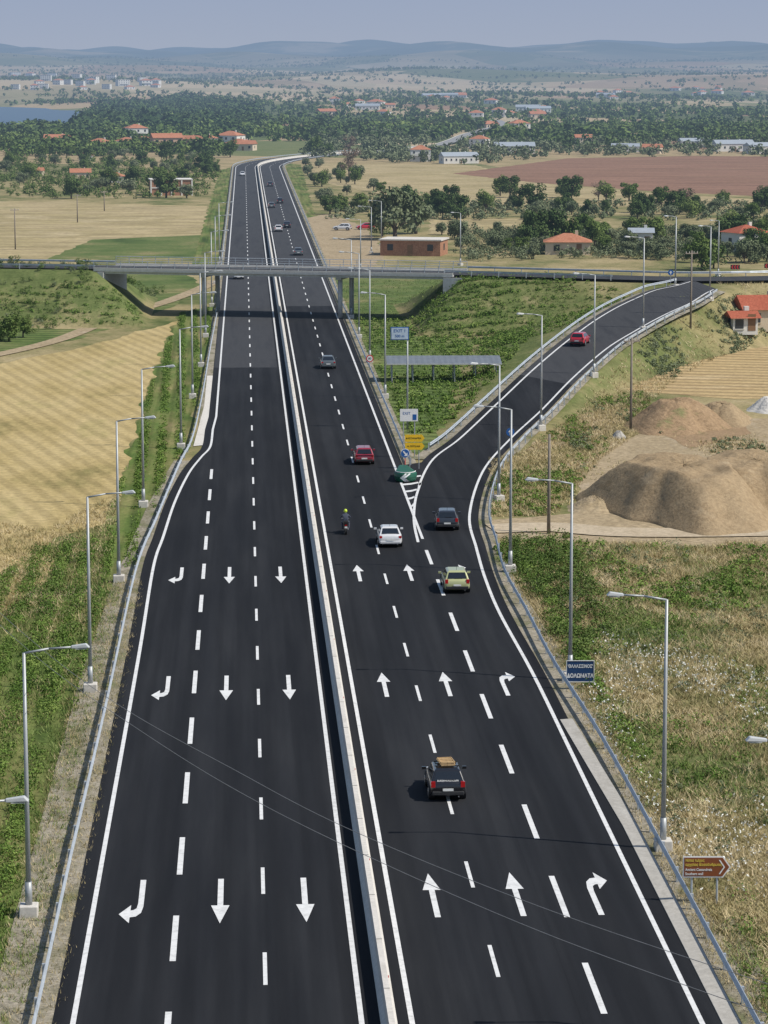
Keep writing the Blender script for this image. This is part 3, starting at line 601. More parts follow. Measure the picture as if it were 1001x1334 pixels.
def car(px,py,kind,cname,c,label,heading=0,xyz=None,roofload=False,towards=False):
    s=ST[kind]; L=s["L"]; hL=L/2; Hh=s["H"]
    if xyz is None:
        gx_,gy_=G(px,py,ZR); z=ZR; gx_+= -math.sin(heading)*hL; gy_+=math.cos(heading)*hL
        if towards: heading+=math.pi
    else: gx_,gy_,z=xyz
    T=thing("car",label,"car",(gx_,gy_,z),heading); pm=paintm(cname,c)
    k=hL/2.1; zr=.98 if kind!="sedan" else .97
    stt=[(-2.12,.36,.60,.66),(-2.08,.28,.90,.80),(-1.85,.22,zr,.86),(-1.3,.2,.97,.875),(-.4,.2,.95,.88),(.6,.2,.94,.88),(1.15,.2,.92,.87),(1.7,.22,.82,.845),(2.02,.26,.70,.77),(2.12,.36,.56,.62)]
    V=[]
    for (y,zb,zt,hw) in stt:
        y*=k; dz=zt-zb
        half=[(0,zb),(hw*.88,zb),(hw*.985,zb+.18*dz),(hw,zb+.5*dz),(hw*.975,zt-.14*dz),(hw*.86,zt),(hw*.45,zt+.025),(0,zt+.035)]
        ring=half+[(-a,b) for a,b in half[-2:0:-1]]
        V+=[(a,y,b) for a,b in ring]
    m=14; n=len(stt); Fc=[(i*m+j,i*m+(j+1)%m,(i+1)*m+(j+1)%m,(i+1)*m+j) for i in range(n-1) for j in range(m)]+[tuple(range(m-1,-1,-1)),tuple((n-1)*m+j for j in range(m))]
    b=part("body",T,(V,Fc),pm,True); sb=b.modifiers.new("s",'SUBSURF'); sb.levels=1; sb.render_levels=2
    yb0,yb1=s["yb"][0]*k,s["yb"][1]*k; yt0,yt1=s["yt"][0]*k,s["yt"][1]*k
    zb=.90;zt=Hh-.07; wb=.80;wt=.62
    B=[(-wb,yb0,zb),(wb,yb0,zb),(wb,yb1,zb),(-wb,yb1,zb)]; Tt=[(-wt,yt0,zt),(wt,yt0,zt),(wt,yt1,zt),(-wt,yt1,zt)]; R_=[(-wt*.8,yt0+.18,Hh),(wt*.8,yt0+.18,Hh),(wt*.8,yt1-.22,Hh),(-wt*.8,yt1-.22,Hh)]
    cb=part("cabin",T,(B+Tt+R_,[(i,(i+1)%4,4+(i+1)%4,4+i) for i in range(4)]+[(4+i,4+(i+1)%4,8+(i+1)%4,8+i) for i in range(4)]+[(8,9,10,11)]),pm,False); bevel(cb,.05,3)
    def pane(name,a,b_,c_,d,m0,m1,v0,v1,mt=glass,off=.012):
        a,b_,c_,d=map(Vector,(a,b_,c_,d)); nrm=(b_-a).cross(d-a).normalized()*off
        f=lambda u,v:(a*(1-u)*(1-v)+b_*u*(1-v)+c_*u*v+d*(1-u)*v)+nrm
        return part(name,T,([tuple(f(m0,v0)),tuple(f(m1,v0)),tuple(f(m1,v1)),tuple(f(m0,v1))],[(0,1,2,3)]),mt)
    pane("rear_window",B[0],B[1],Tt[1],Tt[0],.08,.92,.18,.93)
    pane("windscreen",B[2],B[3],Tt[3],Tt[2],.06,.94,.1,.95)
    pane("side_window",B[1],B[2],Tt[2],Tt[1],.08,.50,.2,.9); pane("side_window",B[1],B[2],Tt[2],Tt[1],.53,.90,.2,.9)
    pane("side_window",B[3],B[0],Tt[0],Tt[3],.1,.47,.2,.9); pane("side_window",B[3],B[0],Tt[0],Tt[3],.50,.92,.2,.9)
    for sx in(-1,1):
        hi=kind not in("sedan","sport")
        part("tail_light",T,box(sx*.70,-2.03*k,.80 if not hi else .84,.20,.14,.16 if not hi else .27),tail)
        part("headlight",T,box(sx*.62,1.99*k,.66,.30,.14,.13),headl)
        part("mirror",T,box(sx*.97,.78*k,.98,.2,.1,.13),pm)
        for yy in(-1.3*k,1.3*k):
            W=part("wheel",T,cyl((sx*.70,yy,.31),(sx*.888,yy,.31),.31,.31,20),tyre); part("rim",W,cyl((sx*.889,yy,.31),(sx*.90,yy,.31),.2,.18,14),rimm)
            part("wheel_arch",T,cyl((sx*.60,yy,.35),(sx*.879,yy,.35),.375,.375,20),plast)
    bevel(part("rear_bumper",T,box(0,-2.08*k,.42,1.5,.14,.20),plast if hi else pm),.04); bevel(part("front_bumper",T,box(0,2.06*k,.38,1.4,.12,.16),plast),.04)
    part("number_plate",T,box(0,-2.155*k,.60 if kind!="sedan" else .62,.5,.02,.12),platem); part("number_plate",T,box(0,2.135*k,.42,.5,.02,.11),platem)
    part("exhaust",T,cyl((.5,-2.16*k,.27),(.5,-2.0*k,.27),.03),rimm)
    part("wiper",T,box(.1,(yb0+(yt0-yb0)*.22)-.03,zb+(zt-zb)*.24,.5,.02,.02),plast); part("aerial",T,cyl((0,yt0+.35,Hh),(0,yt0+.15,Hh+.28),.01,n=5),plast)
    if roofload:
        part("roof_rack",T,merge([box(0,yy,Hh+.05,1.15,.05,.05) for yy in(-1.1,-.2)]+[box(sx*.5,yy,Hh+.01,.05,.05,.08) for sx in(-1,1) for yy in(-1.1,-.2)]),plast)
        wd=flat("crate_wood",(.50,.34,.17),.8,0,.25,8)
        cr=thing("wooden_crate","pale wooden crate strapped on a car roof","crate",(gx_,gy_-.65,z+Hh+.08),heading+.12)
        part("slats",cr,merge([box(0,-.45+i*.18,.0,.66,.13,.03) for i in range(6)]+[box(0,-.5,.03+j*.1,.66,.03,.06) for j in range(2)]+[box(0,.5,.03+j*.1,.66,.03,.06) for j in range(2)]+[box(sx*.33,0,.03+j*.1,.03,1.0,.06) for sx in(-1,1) for j in range(2)]+[box(-.05,-.3+i*.3,.12,.7,.10,.05) for i in range(3)]),wd)
        text("lettering","automoto.com",.17,T,(0,-1.935*k,1.0),whitep,rot=(math.radians(60),0,0))
    return T
car(584,1045,"hatch","black",(.012,.012,.014),"black hatchback with a wooden crate on its roof rack",roofload=True)
car(596,774,"hatch","lime",(.45,.47,.23),"pale yellow green hatchback on the exit lane")
car(583,692,"hatch","navy",(.03,.035,.045),"dark grey hatchback entering the ramp",-.05)
car(509,714,"sport","white",(.72,.72,.72),"white hatchback driving in the middle lane")
car(475,606,"wagon","red",(.30,.025,.045),"dark red estate car driving away")
car(428,481,"sedan","grey",(.10,.115,.12),"grey green saloon driving away")
bi=min(range(len(rampC)),key=lambda i:abs(np.dot(np.array([rampC[i][0],rampC[i][1],rampC[i][2]-H]),RT)/np.dot(np.array([rampC[i][0],rampC[i][1],rampC[i][2]-H]),FW)*F+500.5-765))
a=rampC[bi]; d=rampC[bi+1]-rampC[bi-1]; hd=math.atan2(-d[0],d[1]); off=-.8
car(0,0,"hatch","crimson",(.50,.02,.04),"bright red hatchback climbing the ramp",hd,(a[0]+off*math.cos(hd),a[1]+off*math.sin(hd),a[2]+ZR))
for px,py,kd,cn,c,lb,tw in [(363,302,"hatch","white",0,"white car driving away beyond the overpass",0),(374,297,"sedan","black",0,"dark car driving away beyond the overpass",0),(354,271,"hatch","grey",0,"grey car driving away on the far road",0),(365,265,"hatch","black",0,"dark car on the far highway",0),(389,333,"sedan","grey",0,"grey saloon about to pass under the overpass",0),(311,364,"hatch","white",0,"white car emerging from under the overpass",1),(316,229,"hatch","white",0,"white car approaching on the far highway",1),(352,243,"hatch","navy",0,"dark car on the far highway",0)]:
    car(px,py,kd,cn,{"white":(.72,.72,.72),"black":(.012,)*3,"grey":(.1,.115,.12),"navy":(.03,.035,.045)}[cn],lb,0,None,False,bool(tw))
for px,py,rz,cn in [(446,300,1.4,"white"),(476,299,1.7,"crimson")]:
    x,y=G(px,py); car(0,0,"hatch",cn,(.5,.02,.04),"car parked on the dirt lot",rz,(x,y,.06))
# motorcycle and rider
x,y=G(451,697,ZR); M_=thing("motorcycle","dark motorcycle with rider on the highway lane","motorcycle",(x,y+1.0,ZR))
for yy in(-.7,.72):
    W=part("wheel",M_,cyl((-.07,yy,.31),(.07,yy,.31),.31,.31,20),tyre); part("rim",W,cyl((-.075,yy,.31),(.075,yy,.31),.19,.19,14),rimm)
part("frame",M_,merge([box(0,0,.5,.28,.75,.38),box(0,-.62,.66,.2,.5,.14),cyl((-.1,.72,.31),(-.1,.45,.98),.035),cyl((.1,.72,.31),(.1,.45,.98),.035)]),plast)
bevel(part("fuel_tank",M_,box(0,.25,.84,.32,.5,.24),bluep),.06); bevel(part("seat",M_,box(0,-.3,.80,.3,.7,.12),blk),.03)
part("handlebar",M_,cyl((-.38,.38,1.04),(.38,.38,1.04),.02),rimm); part("tail_light",M_,box(0,-.9,.72,.16,.05,.08),tail); part("number_plate",M_,box(0,-.93,.55,.2,.02,.14),platem)
part("exhaust",M_,cyl((.17,-.85,.42),(.17,.0,.36),.05),rimm); bevel(part("top_box",M_,box(0,-.8,.92,.36,.3,.24),blk),.04)
J=[(0,-.25,.92),(0,-.22,1.12),(0,-.12,1.36),(0,-.06,1.48),(0,-.02,1.60),(.2,-.13,1.36),(.36,.08,1.16),(.34,.36,1.07),(-.2,-.13,1.36),(-.36,.08,1.16),(-.34,.36,1.07),(.14,-.22,.88),(.26,.22,.80),(.24,-.02,.36),(.24,.12,.30),(-.14,-.22,.88),(-.26,.22,.80),(-.24,-.02,.36),(-.24,.12,.30)]
E=[(0,1),(1,2),(2,3),(3,4),(2,5),(5,6),(6,7),(2,8),(8,9),(9,10),(0,11),(11,12),(12,13),(13,14),(0,15),(15,16),(16,17),(17,18)]
R=[.17,.16,.18,.07,.09,.08,.055,.045,.08,.055,.045,.11,.085,.055,.05,.11,.085,.055,.05]
Pn=thing("person","motorcyclist in dark clothes and bright yellow green helmet riding","person",(x,y+1.0,ZR))
me=bpy.data.meshes.new("body"); me.from_pydata(J,E,[]); o=obj("body",me,Pn); me.materials.append(flat("rider_clothes",(.05,.06,.09),.8))
o.modifiers.new("skin",'SKIN'); 
for i,r in enumerate(R+[.05]*(len(J)-len(R))): me.skin_vertices[0].data[i].radius=(r,r)
me.skin_vertices[0].data[0].use_root=True; su=o.modifiers.new("sub",'SUBSURF'); su.levels=1;su.render_levels=2
hv=[];na=14
for i in range(9):
    a=math.pi*i/8
    for j in range(na):
        b=2*math.pi*j/na; hv.append((.135*math.sin(a)*math.cos(b),.16*math.sin(a)*math.sin(b),1.66+.155*math.cos(a)))
part("helmet",Pn,(hv,[(i*na+j,i*na+(j+1)%na,(i+1)*na+(j+1)%na,(i+1)*na+j) for i in range(8) for j in range(na)]),flat("helmet_neon",(.55,.7,.05),.3),True)
part("visor",Pn,box(0,.13,1.66,.2,.07,.09),glass)
# ---------------------------------------------------------------- vegetation
def leafquads(cent,rad,n,size,rg,outw=1.0,shell=.45):
    N=len(cent); d=rg.normal(size=(N,n,3)); d/=np.linalg.norm(d,axis=2)[...,None]; r=shell+(1-shell)*rg.random((N,n,1))**.6
    pos=cent[:,None]+d*rad[:,None]*r; nm=d*outw+rg.normal(size=d.shape)*.55+np.array([0,0,.35]); nm/=np.linalg.norm(nm,axis=2)[...,None]
    a=np.cross(nm,rg.normal(size=d.shape)); a/=np.linalg.norm(a,axis=2)[...,None]+1e-9; b=np.cross(nm,a)
    sz=size if np.isscalar(size) else size[:,None,None]; sz=sz*(.6+.8*rg.random((N,n,1)))
    return np.stack([pos-a*sz,pos-b*sz*.6,pos+a*sz,pos+b*sz*.6],2).reshape(-1,3)
def zfix(x,y): return hh(x,y)
LM={"olive":leafm("olive_leaves",[(.08,.105,.048),(.14,.17,.09),(.225,.25,.145)]),"dark":leafm("dark_leaves",[(.033,.062,.02),(.065,.105,.032),(.12,.17,.053)]),"green":leafm("green_leaves",[(.053,.092,.022),(.10,.152,.036),(.175,.225,.067)]),"brown":leafm("dry_leaves",[(.16,.115,.08),(.23,.165,.12),(.3,.22,.165)]),"pine":leafm("pine_needles",[(.025,.055,.02),(.05,.09,.03),(.085,.13,.045)],.03)}
bark=flat("tree_bark",(.11,.09,.07),.95,0,.25,3)
def mk_tree(kind,name,label,h,wr,nl,leaf,nq,seed,conic=False):
    rg=np.random.default_rng(seed); T=thing(name,label,"tree",(0,0,-500),0); parts=[cyl((0,0,-.2),(.05,0,h*.3),.06*wr+.06,.04*wr+.04,8)]
    c=[];r=[]
    for i in range(nl):
        a=rg.uniform(0,6.28); q=wr*.62*math.sqrt(rg.random()); zz=h*(.22+.57*rg.random()); zz=min(zz,h*(.92-.35*(q/wr)))
        s=wr*rg.uniform(.26,.5); c.append((math.cos(a)*q,math.sin(a)*q,zz)); r.append((s,s,s*.85))
        if i<5: parts.append(cyl((.03,0,h*.15),(math.cos(a)*q*.8,math.sin(a)*q*.8,zz),.045*wr,.02,6))
    part("trunk",T,merge(parts),bark,True)
    c=np.array(c);r=np.array(r); obj("crown",fastmesh("crown",leafquads(c,r,nq,leaf,rg),4,LM[kind]),T); return T
TP={"olive":[mk_tree("olive","olive_tree","grey green olive tree with a rounded uneven crown",5,2.6,14,.2,130,s) for s in(1,2,3)],
"dark":[mk_tree("dark","broadleaf_tree","dark green broadleaf tree with dense clumpy crown",8,3.6,20,.26,130,s) for s in(4,5,6)],
"green":[mk_tree("green","broadleaf_tree","fresh green broadleaf tree with uneven crown",7,3.4,18,.24,130,s) for s in(7,8)],
"brown":[mk_tree("brown","bare_tree","tree with sparse reddish brown crown",9,3.2,14,.18,90,s) for s in(9,)]}
def tree(kind,x,y,s,z=None):
    z=float(hh(np.array([x]),np.array([y]))[0]) if z is None else z
    k=s*random.uniform(.9,1.1); o=copy_thing(random.choice(TP[kind]),(x,y,z),random.uniform(0,6.28),(k*random.uniform(.9,1.15),k,k*random.uniform(.9,1.1)))
    o["group"]="trees on the farmland"
def treeat(kind,px,py,hm):
    x,y,z=GT(px,py); base={"olive":5,"dark":8,"green":7,"brown":9}[kind]; tree(kind,x,y,hm/base,z)
def samp(poly,n,rg=rng):
    P_=np.array([G(*p) for p in poly]); lo=P_.min(0);hi=P_.max(0); out=np.zeros((0,2))
    while len(out)<n:
        q_=rg.uniform(lo,hi,(n*3,2)); q_=q_[inpoly(q_[:,0],q_[:,1],P_)]; out=np.vstack([out,q_])
    return out[:n]
for p in [("olive",515,312,13),("green",498,308,8),("olive",542,306,9),("dark",665,258,8),("green",652,256,6),("dark",745,262,8),("dark",735,258,6),("green",790,262,6),("green",820,262,6),("dark",700,322,8.5),("dark",722,320,8),("dark",688,326,6),("green",775,322,6),("green",848,318,7),("dark",955,322,8),("brown",455,232,11),("brown",895,278,8),("brown",455,200,10),("green",12,445,4),("green",30,440,3.5),("dark",930,350,6),("dark",430,280,6),("green",444,276,5),("green",915,352,6),("dark",985,330,6),("brown",780,262,6),("green",300,205,9),("green",410,200,8),("dark",425,204,7)]: treeat(*p)
def band(poly,n,kinds,hs):
    for x,y in samp(poly,n): tree(random.choice(kinds),float(x),float(y),random.uniform(*hs))
band([(0,204),(292,206),(286,226),(272,262),(0,258)],48,["olive","olive","dark","green"],(.6,1.05))
band([(560,304),(1001,298),(1040,345),(900,346),(760,336),(600,340)],84,["olive","olive","green"],(.5,.9))
band([(520,266),(700,270),(1001,266),(1001,286),(560,286)],46,["olive","green","dark"],(.5,.9))
band([(392,214),(470,222),(520,262),(560,275),(470,285),(415,268)],26,["olive","green"],(.5,.95))
band([(925,390),(962,388),(956,410),(930,414)],9,["dark"],(.36,.5))
for k_ in TP.values():
    for o in k_:
        for c_ in list(o.children_recursive): bpy.data.objects.remove(c_)
        bpy.data.objects.remove(o)
def stuff(name,me,label,cat): return obj(name,me,kind="stuff",label=label,category=cat)
fp=[GT(*p) for p in [(548,196),(572,191),(590,185),(606,178),(626,172),(646,167),(654,162),(648,158)]]
fpc=np.array(catmull([(a,b,c) for a,b,c in fp],6))
def wood(name,P2,hr,kind,label,per=3,nq=22,leafk=.22):
    dd=np.min(np.hypot(P2[:,0][:,None]-fpc[None,:,0],(P2[:,1][:,None]-fpc[None,:,1]+14)*.45),1); P2=P2[dd>9]
    x,y=P2[:,0],P2[:,1]; N=len(x); h=rng.uniform(*hr,N); z=zfix(x,y)
    c=np.repeat(np.stack([x,y,z+h*.42],1),per,0); hr_=np.repeat(h,per); c+=rng.normal(size=c.shape)*hr_[:,None]*np.array([.26,.26,.12]); r=np.stack([hr_*.34,hr_*.34,hr_*.32],1)*rng.uniform(.7,1.2,(N*per,1))
    stuff(name,fastmesh(name,leafquads(c,r,nq,hr_*leafk*.55,rng),4,LM[kind]),label,"trees")
hw_=samp([(96,176),(112,154),(135,142),(250,134),(330,142),(345,165),(290,175),(200,178)],2100); nn_=np.sin(hw_[:,0]/17+hw_[:,1]/60)+np.sin(hw_[:,0]/9-hw_[:,1]/90+1)+rng.normal(size=len(hw_))*.4; hw_=hw_[nn_>-.7]
wood("headland_wood",hw_[::3],(5,9),"green","mixed green wood on the headland"); wood("headland_wood",hw_[1::3],(6,13),"pine","dense dark pine wood on the headland"); wood("headland_wood",hw_[2::3],(6,11),"dark","dense dark wood on the headland")
wood("village_trees",samp([(0,182),(120,178),(290,172),(300,203),(0,205)],560),(3,7.5),"green","scattered trees between village houses")
wood("village_trees",samp([(0,182),(120,178),(290,172),(300,203),(0,205)],160),(4,9),"dark","scattered dark trees between village houses")
wood("roadside_trees",samp([(395,205),(420,175),(560,178),(700,190),(1001,190),(1100,200),(1001,204),(740,204),(600,216),(500,212)],480),(3,6.5),"olive","scattered olive trees and hedges on farmland")
wood("roadside_trees",samp([(350,175),(420,166),(620,162),(1001,168),(1001,190),(700,190),(560,178)],380),(3,7),"green","scattered green trees on the plain")
wood("roadside_trees",samp([(350,184),(420,176),(620,174),(1001,176),(1001,196),(700,198),(560,188)],180),(4,9),"dark","scattered dark trees on the plain")
wood("grove_understorey",samp([(430,268),(1040,266),(1040,288),(430,288)],300),(1.6,3),"olive","low olive shrubs in the grove")
wood("grove_understorey",samp([(600,304),(1040,300),(1040,346),(760,337),(600,342)],620),(1.4,2.8),"olive","low olive shrubs in the grove",3,40,.14)
wood("orchard_shrubs",samp([(0,208),(290,210),(272,260),(0,258)],480),(1.6,3.4),"green","orchard shrubs and hedges",3,30,.16)
wood("scrub_bushes",samp([(-60,354),(130,354),(225,384),(150,405),(60,432),(0,448),(-60,450)],420),(.5,1.5),"green","green scrub bushes near the dirt track",3,50,.12)
wood("scrub_bushes",samp([(-60,354),(130,354),(225,384),(150,405),(60,432),(0,448),(-60,450)],200),(.5,1.3),"olive","grey green scrub bushes near the dirt track",3,50,.12)
wood("hedge_shrubs",samp([(920,392),(965,388),(960,412),(928,418)],60),(1.0,2.2),"dark","dense dark hedge by the house",3,60,.12)
SEAX=[G(x,y,-3) for x,y in [(-900,185),(120,172),(120,140),(-900,139)]]
cl=[]
def Dl(a,b,p=1.6):  # more belts near, fewer far away
    return a*(b/a)**(rng.random()**p)
for i in range(210):
    D=Dl(1450,9500,1.3); u=rng.uniform(-.11,.21)*D; L=rng.uniform(60,300)*(D/3000)**.5; n=int(L/6.0*rng.uniform(.6,1.1)); th=rng.normal()*.10
    tt=rng.uniform(-1,1,n)*L; cl.append(np.stack([u+tt*math.cos(th)+rng.normal(size=n)*3,D+tt*math.sin(th)+rng.normal(size=n)*5],1))
for i in range(48):
    D=Dl(1600,9500,1.2); u=rng.uniform(-.11,.21)*D; n=int(rng.integers(60,170)); L=rng.uniform(20,70)*(D/3000)**.6
    cl.append(np.stack([u+rng.normal(size=n)*L*1.6,D+rng.normal(size=n)*L],1))
cl=np.vstack(cl); cl=cl[~inpoly(cl[:,0],cl[:,1],SEAX)]
wood("distant_trees",cl[::2],(3.5,8.5),"green","distant hedgerows and tree clumps on the plain",2,12,.35)
wood("distant_trees",cl[1::2],(3.5,8.5),"dark","distant hedgerows and wooded clumps on the plain",2,12,.35)
def blades(P2,k,h,wd,lean,rg=rng,z=None):
    N=len(P2); zz=zfix(P2[:,0],P2[:,1]) if z is None else z
    b=np.concatenate([P2,zz[:,None]],1); b=np.repeat(b,k,0)+np.concatenate([rg.normal(size=(N*k,2))*.12,np.zeros((N*k,1))],1)
    hh_=rg.uniform(*h,N*k)*np.repeat(rg.uniform(.5,1.25,N),k); a=rg.uniform(0,6.28,N*k); d=np.stack([np.cos(a),np.sin(a),np.zeros(N*k)],1)
    tip=b+np.stack([rg.normal(size=N*k)*lean*hh_,rg.normal(size=N*k)*lean*hh_,hh_],1)
    return np.stack([b-d*wd,b+d*wd,tip],1).reshape(-1,3)
dryg=leafm("dry_grass",[(.19,.19,.075),(.36,.30,.15),(.53,.43,.245),(.64,.54,.35)],.22)
grg=leafm("green_grass",[(.075,.125,.03),(.14,.20,.052),(.25,.29,.105)],.3)
RP=[(645,722),(700,712),(1001,712),(1200,712),(1500,1600),(1080,1600),(1000,1400),(915,1215),(850,1090),(775,960),(705,830),(665,765)]
def excl(P2): return P2[~((P2[:,0]<18.5)&(P2[:,1]<190))]
def pn(P,s,o=0): return (np.sin(P[:,0]*.55*s+P[:,1]*.13*s+o)+np.sin(P[:,0]*-.31*s+P[:,1]*.21*s+1.7+o)+np.sin(P[:,0]*.9*s-P[:,1]*.09*s+o*2)*.6+rng.normal(size=len(P))*.5)
pts=excl(samp(RP,46000)); m_=pn(pts,1); 
stuff("dry_grass",fastmesh("dry_grass",blades(pts[m_>-.8],5,(.12,.42),.026,.9),3,dryg),"dry yellow grass tufts on the verge","grass")
pts=excl(samp(RP,24000)); m_=pn(pts,1)
stuff("green_grass",fastmesh("green_grass",blades(pts[m_<-.35],5,(.12,.4),.03,.8),3,grg),"green grass tufts on the verge","grass")
pts=excl(samp(RP,4000)); m_=pn(pts,1.3,4)
stuff("tall_straw",fastmesh("tall_straw",blades(pts[m_>1.0],9,(.4,.75),.016,.45),3,dryg),"tall straw coloured grass plumes on the verge","grass")
pts=excl(samp([(700,860),(780,830),(1001,880),(1400,900),(1500,1600),(1080,1600),(960,1250),(860,1080),(780,950)],9000)); z=zfix(pts[:,0],pts[:,1])+rng.uniform(.3,.55,len(pts))
msk=pn(pts,.9,2)>.5; c=np.concatenate([pts,z[:,None]],1)[msk]
stuff("white_wildflowers",fastmesh("white_wildflowers",leafquads(c,np.full((len(c),3),.07),3,.045,rng,.2),4,flat("petals",(.8,.8,.74),.7)),"white wildflowers among dry grass","flowers")
def shrubs(name,P2,r,nq,leaf,kind,label):
    N=len(P2); rr=rng.uniform(*r,N); c=np.concatenate([P2,(zfix(P2[:,0],P2[:,1])+rr*.45)[:,None]],1)
    stuff(name,fastmesh(name,leafquads(c,np.stack([rr,rr,rr*.75],1),nq,leaf,rng),4,LM[kind] if kind in LM else kind),label,"plants")
weed=leafm("weed_leaves",[(.06,.115,.02),(.115,.19,.036),(.22,.295,.075)],.25)
LP=[(-200,760),(-40,790),(40,720),(130,700),(160,760),(120,900),(80,1100),(20,1340),(-20,1700),(-500,1700)]
def exl(P2): return P2[P2[:,0]<-9.5]
pts=exl(samp(LP,15000)); rowm=np.abs(((pts[:,0]+pts[:,1]*.01)/1.7)%1-.5)<.27; pts=pts[rowm&(pn(pts,.8,1)>-1.1)]
shrubs("leafy_weeds",pts,(.2,.55),28,.06,weed,"thick bright green leafy crop rows beside the highway")
pts=exl(samp(LP,260)); shrubs("leafy_bushes",pts[pn(pts,.8,7)>.2],(.4,.8),150,.07,"green","darker green bushes among the crop rows")
pts=samp([(235,408),(284,398),(262,480),(248,560),(205,650),(175,740),(110,740),(140,684),(160,620),(196,500)],9000)
rowm=np.abs(((pts[:,0]+pts[:,1]*.02)/1.7)%1-.5)<.22; pts=pts[rowm&(pn(pts,.6,4)>-.9)]
shrubs("crop_rows",pts,(.14,.36),16,.07,weed,"low green crop rows beside the highway")
pts=exl(samp(LP,9000)); stuff("green_grass",fastmesh("green_grass",blades(pts,5,(.12,.4),.026,.6),3,grg),"green grass between leafy weeds","grass")
pts=exl(samp([(-200,760),(-40,790),(40,720),(130,700),(160,760),(120,900),(40,1000),(-200,1000)],5000)); pts=pts[pn(pts,.9,6)>.7]; stuff("dry_grass",fastmesh("dry_grass",blades(pts,5,(.2,.5),.026,.5),3,dryg),"dry grass among the green weeds","grass")
pts=exl(samp([(-300,640),(60,690),(160,640),(130,760),(20,800),(-300,950)],12000)); stuff("dry_grass",fastmesh("dry_grass",blades(pts,4,(.15,.4),.028,.7),3,dryg),"dry grass at the wheat field edge","grass")
q_=np.stack([rng.uniform(-9.7,-7.0,2600),rng.uniform(95,190,2600)],1); stuff("verge_grass",fastmesh("verge_grass",blades(q_,6,(.08,.3),.02,.5),3,dryg),"sparse dry grass in the gravel verge","grass")
q_=np.stack([rng.uniform(-9.9,-8.3,900),rng.uniform(95,190,900)],1); stuff("verge_grass",fastmesh("verge_grass",blades(q_,7,(.12,.35),.025,.5),3,grg),"green tufts spreading into the gravel verge","grass")
q_=np.stack([rng.uniform(17.8,19.2,2600),rng.uniform(95,190,2600)],1); stuff("verge_grass",fastmesh("verge_grass",blades(q_,6,(.08,.35),.02,.5),3,dryg),"sparse dry grass by the concrete gutter","grass")
pts=samp([(655,705),(740,700),(790,800),(800,860),(740,860),(690,790)],330)
shrubs("slope_shrubs",pts[pn(pts,1,3)>-.6],(.25,.9),120,.07,"green","green shrubs along the eroded ditch")
pts=samp([(640,705),(665,725),(735,860),(830,1020),(845,1010),(760,850),(690,715)],160); pts=pts[pts[:,0]>18.9]; shrubs("rail_bushes",pts,(.25,.7),120,.06,weed,"green bushes growing behind the guard rail")
pts=excl(samp(RP,900)); shrubs("slope_shrubs",pts[pn(pts,1,5)>.3],(.15,.6),60,.06,"olive","scattered grey green shrubs in dry grass")
pts=excl(samp(RP,900)); shrubs("slope_shrubs",pts[pn(pts,1,9)>.6],(.2,.8),80,.06,weed,"scattered green shrubs in dry grass")
MP=[(640,600),(680,590),(780,520),(840,512),(860,545),(780,600),(720,672),(640,674)]
pts=samp(MP,800); shrubs("slope_shrubs",pts[pn(pts,.7,3)>0],(.12,.55),50,.08,weed,"low weeds between ramp and dirt heaps")
pts=samp(MP,9000); stuff("dry_grass",fastmesh("dry_grass",blades(pts,4,(.15,.4),.032,.7),3,dryg),"dry grass between ramp and dirt heaps","grass")
DP=[(740,600),(830,566),(960,548),(1100,548),(1100,600),(960,590),(860,600),(780,640),(740,660)]
pts=samp(DP,5000); pts=pts[pn(pts,.8,6)>.7]; stuff("dry_grass",fastmesh("dry_grass",blades(pts,4,(.12,.35),.035,.7),3,dryg),"dry weeds on the dirt yard","grass")
pts=samp(DP,500); pts=pts[pn(pts,.8,6)>1.0]; shrubs("slope_shrubs",pts,(.15,.45),40,.09,"olive","scrub weeds around the dirt heaps")
pts=samp([(640,712),(760,708),(1040,716),(1100,800),(700,790)],700); shrubs("slope_shrubs",pts[pn(pts,.8,8)>.2],(.15,.6),60,.08,weed,"green weeds below the dirt track")
pts=samp([(700,708),(1100,706),(1100,735),(700,722)],6000); pts=pts[pn(pts,1.2,2)>.1]; stuff("dry_grass",fastmesh("dry_grass",blades(pts,4,(.15,.35),.028,.7),3,dryg),"dry grass spreading into the dirt yard","grass")
rc=np.array(rampC); dr=lambda P_: np.min(np.hypot(P_[:,0][:,None]-rc[None,:,0],P_[:,1][:,None]-rc[None,:,1]),1)
pts=np.stack([rng.uniform(30,85,16000),rng.uniform(255,380,16000)],1); d_=dr(pts); ix=np.argmin(np.hypot(pts[:,0][:,None]-rc[None,:,0],pts[:,1][:,None]-rc[None,:,1]),1); side=(pts[:,0]-rc[ix,0])-(pts[:,1]-rc[ix,1])*.5
pts=pts[(d_>5.2)&(d_<11.5)&(side>0)]; mk=pn(pts,.6,1); stuff("dry_grass",fastmesh("dry_grass",blades(pts[mk>-.5],5,(.15,.45),.04,.7),3,dryg),"dry grass on the outer ramp bank","grass"); shrubs("slope_shrubs",pts[mk<-1.1][:350],(.2,.6),40,.1,"olive","olive green scrub on the outer ramp bank")
rows=[]
for i in range(40):
    y=262+i*3.4; rows.append(np.stack([rng.uniform(15.5,75,190),np.full(190,y)+rng.normal(size=190)*.28],1))
rows=np.vstack(rows); FPx=[(432,368),(600,362),(850,372),(780,405),(690,462),(600,545),(552,585),(512,540),(462,445)]; FP=[G(*p) for p in FPx]; rows=rows[inpoly(rows[:,0],rows[:,1],FP)]; rows=rows[(pn(rows,.4,2)>-1.3)&(dr(rows)>6)]
shrubs("vine_rows",rows,(.25,.55),24,.11,weed,"low green vine rows in the field")
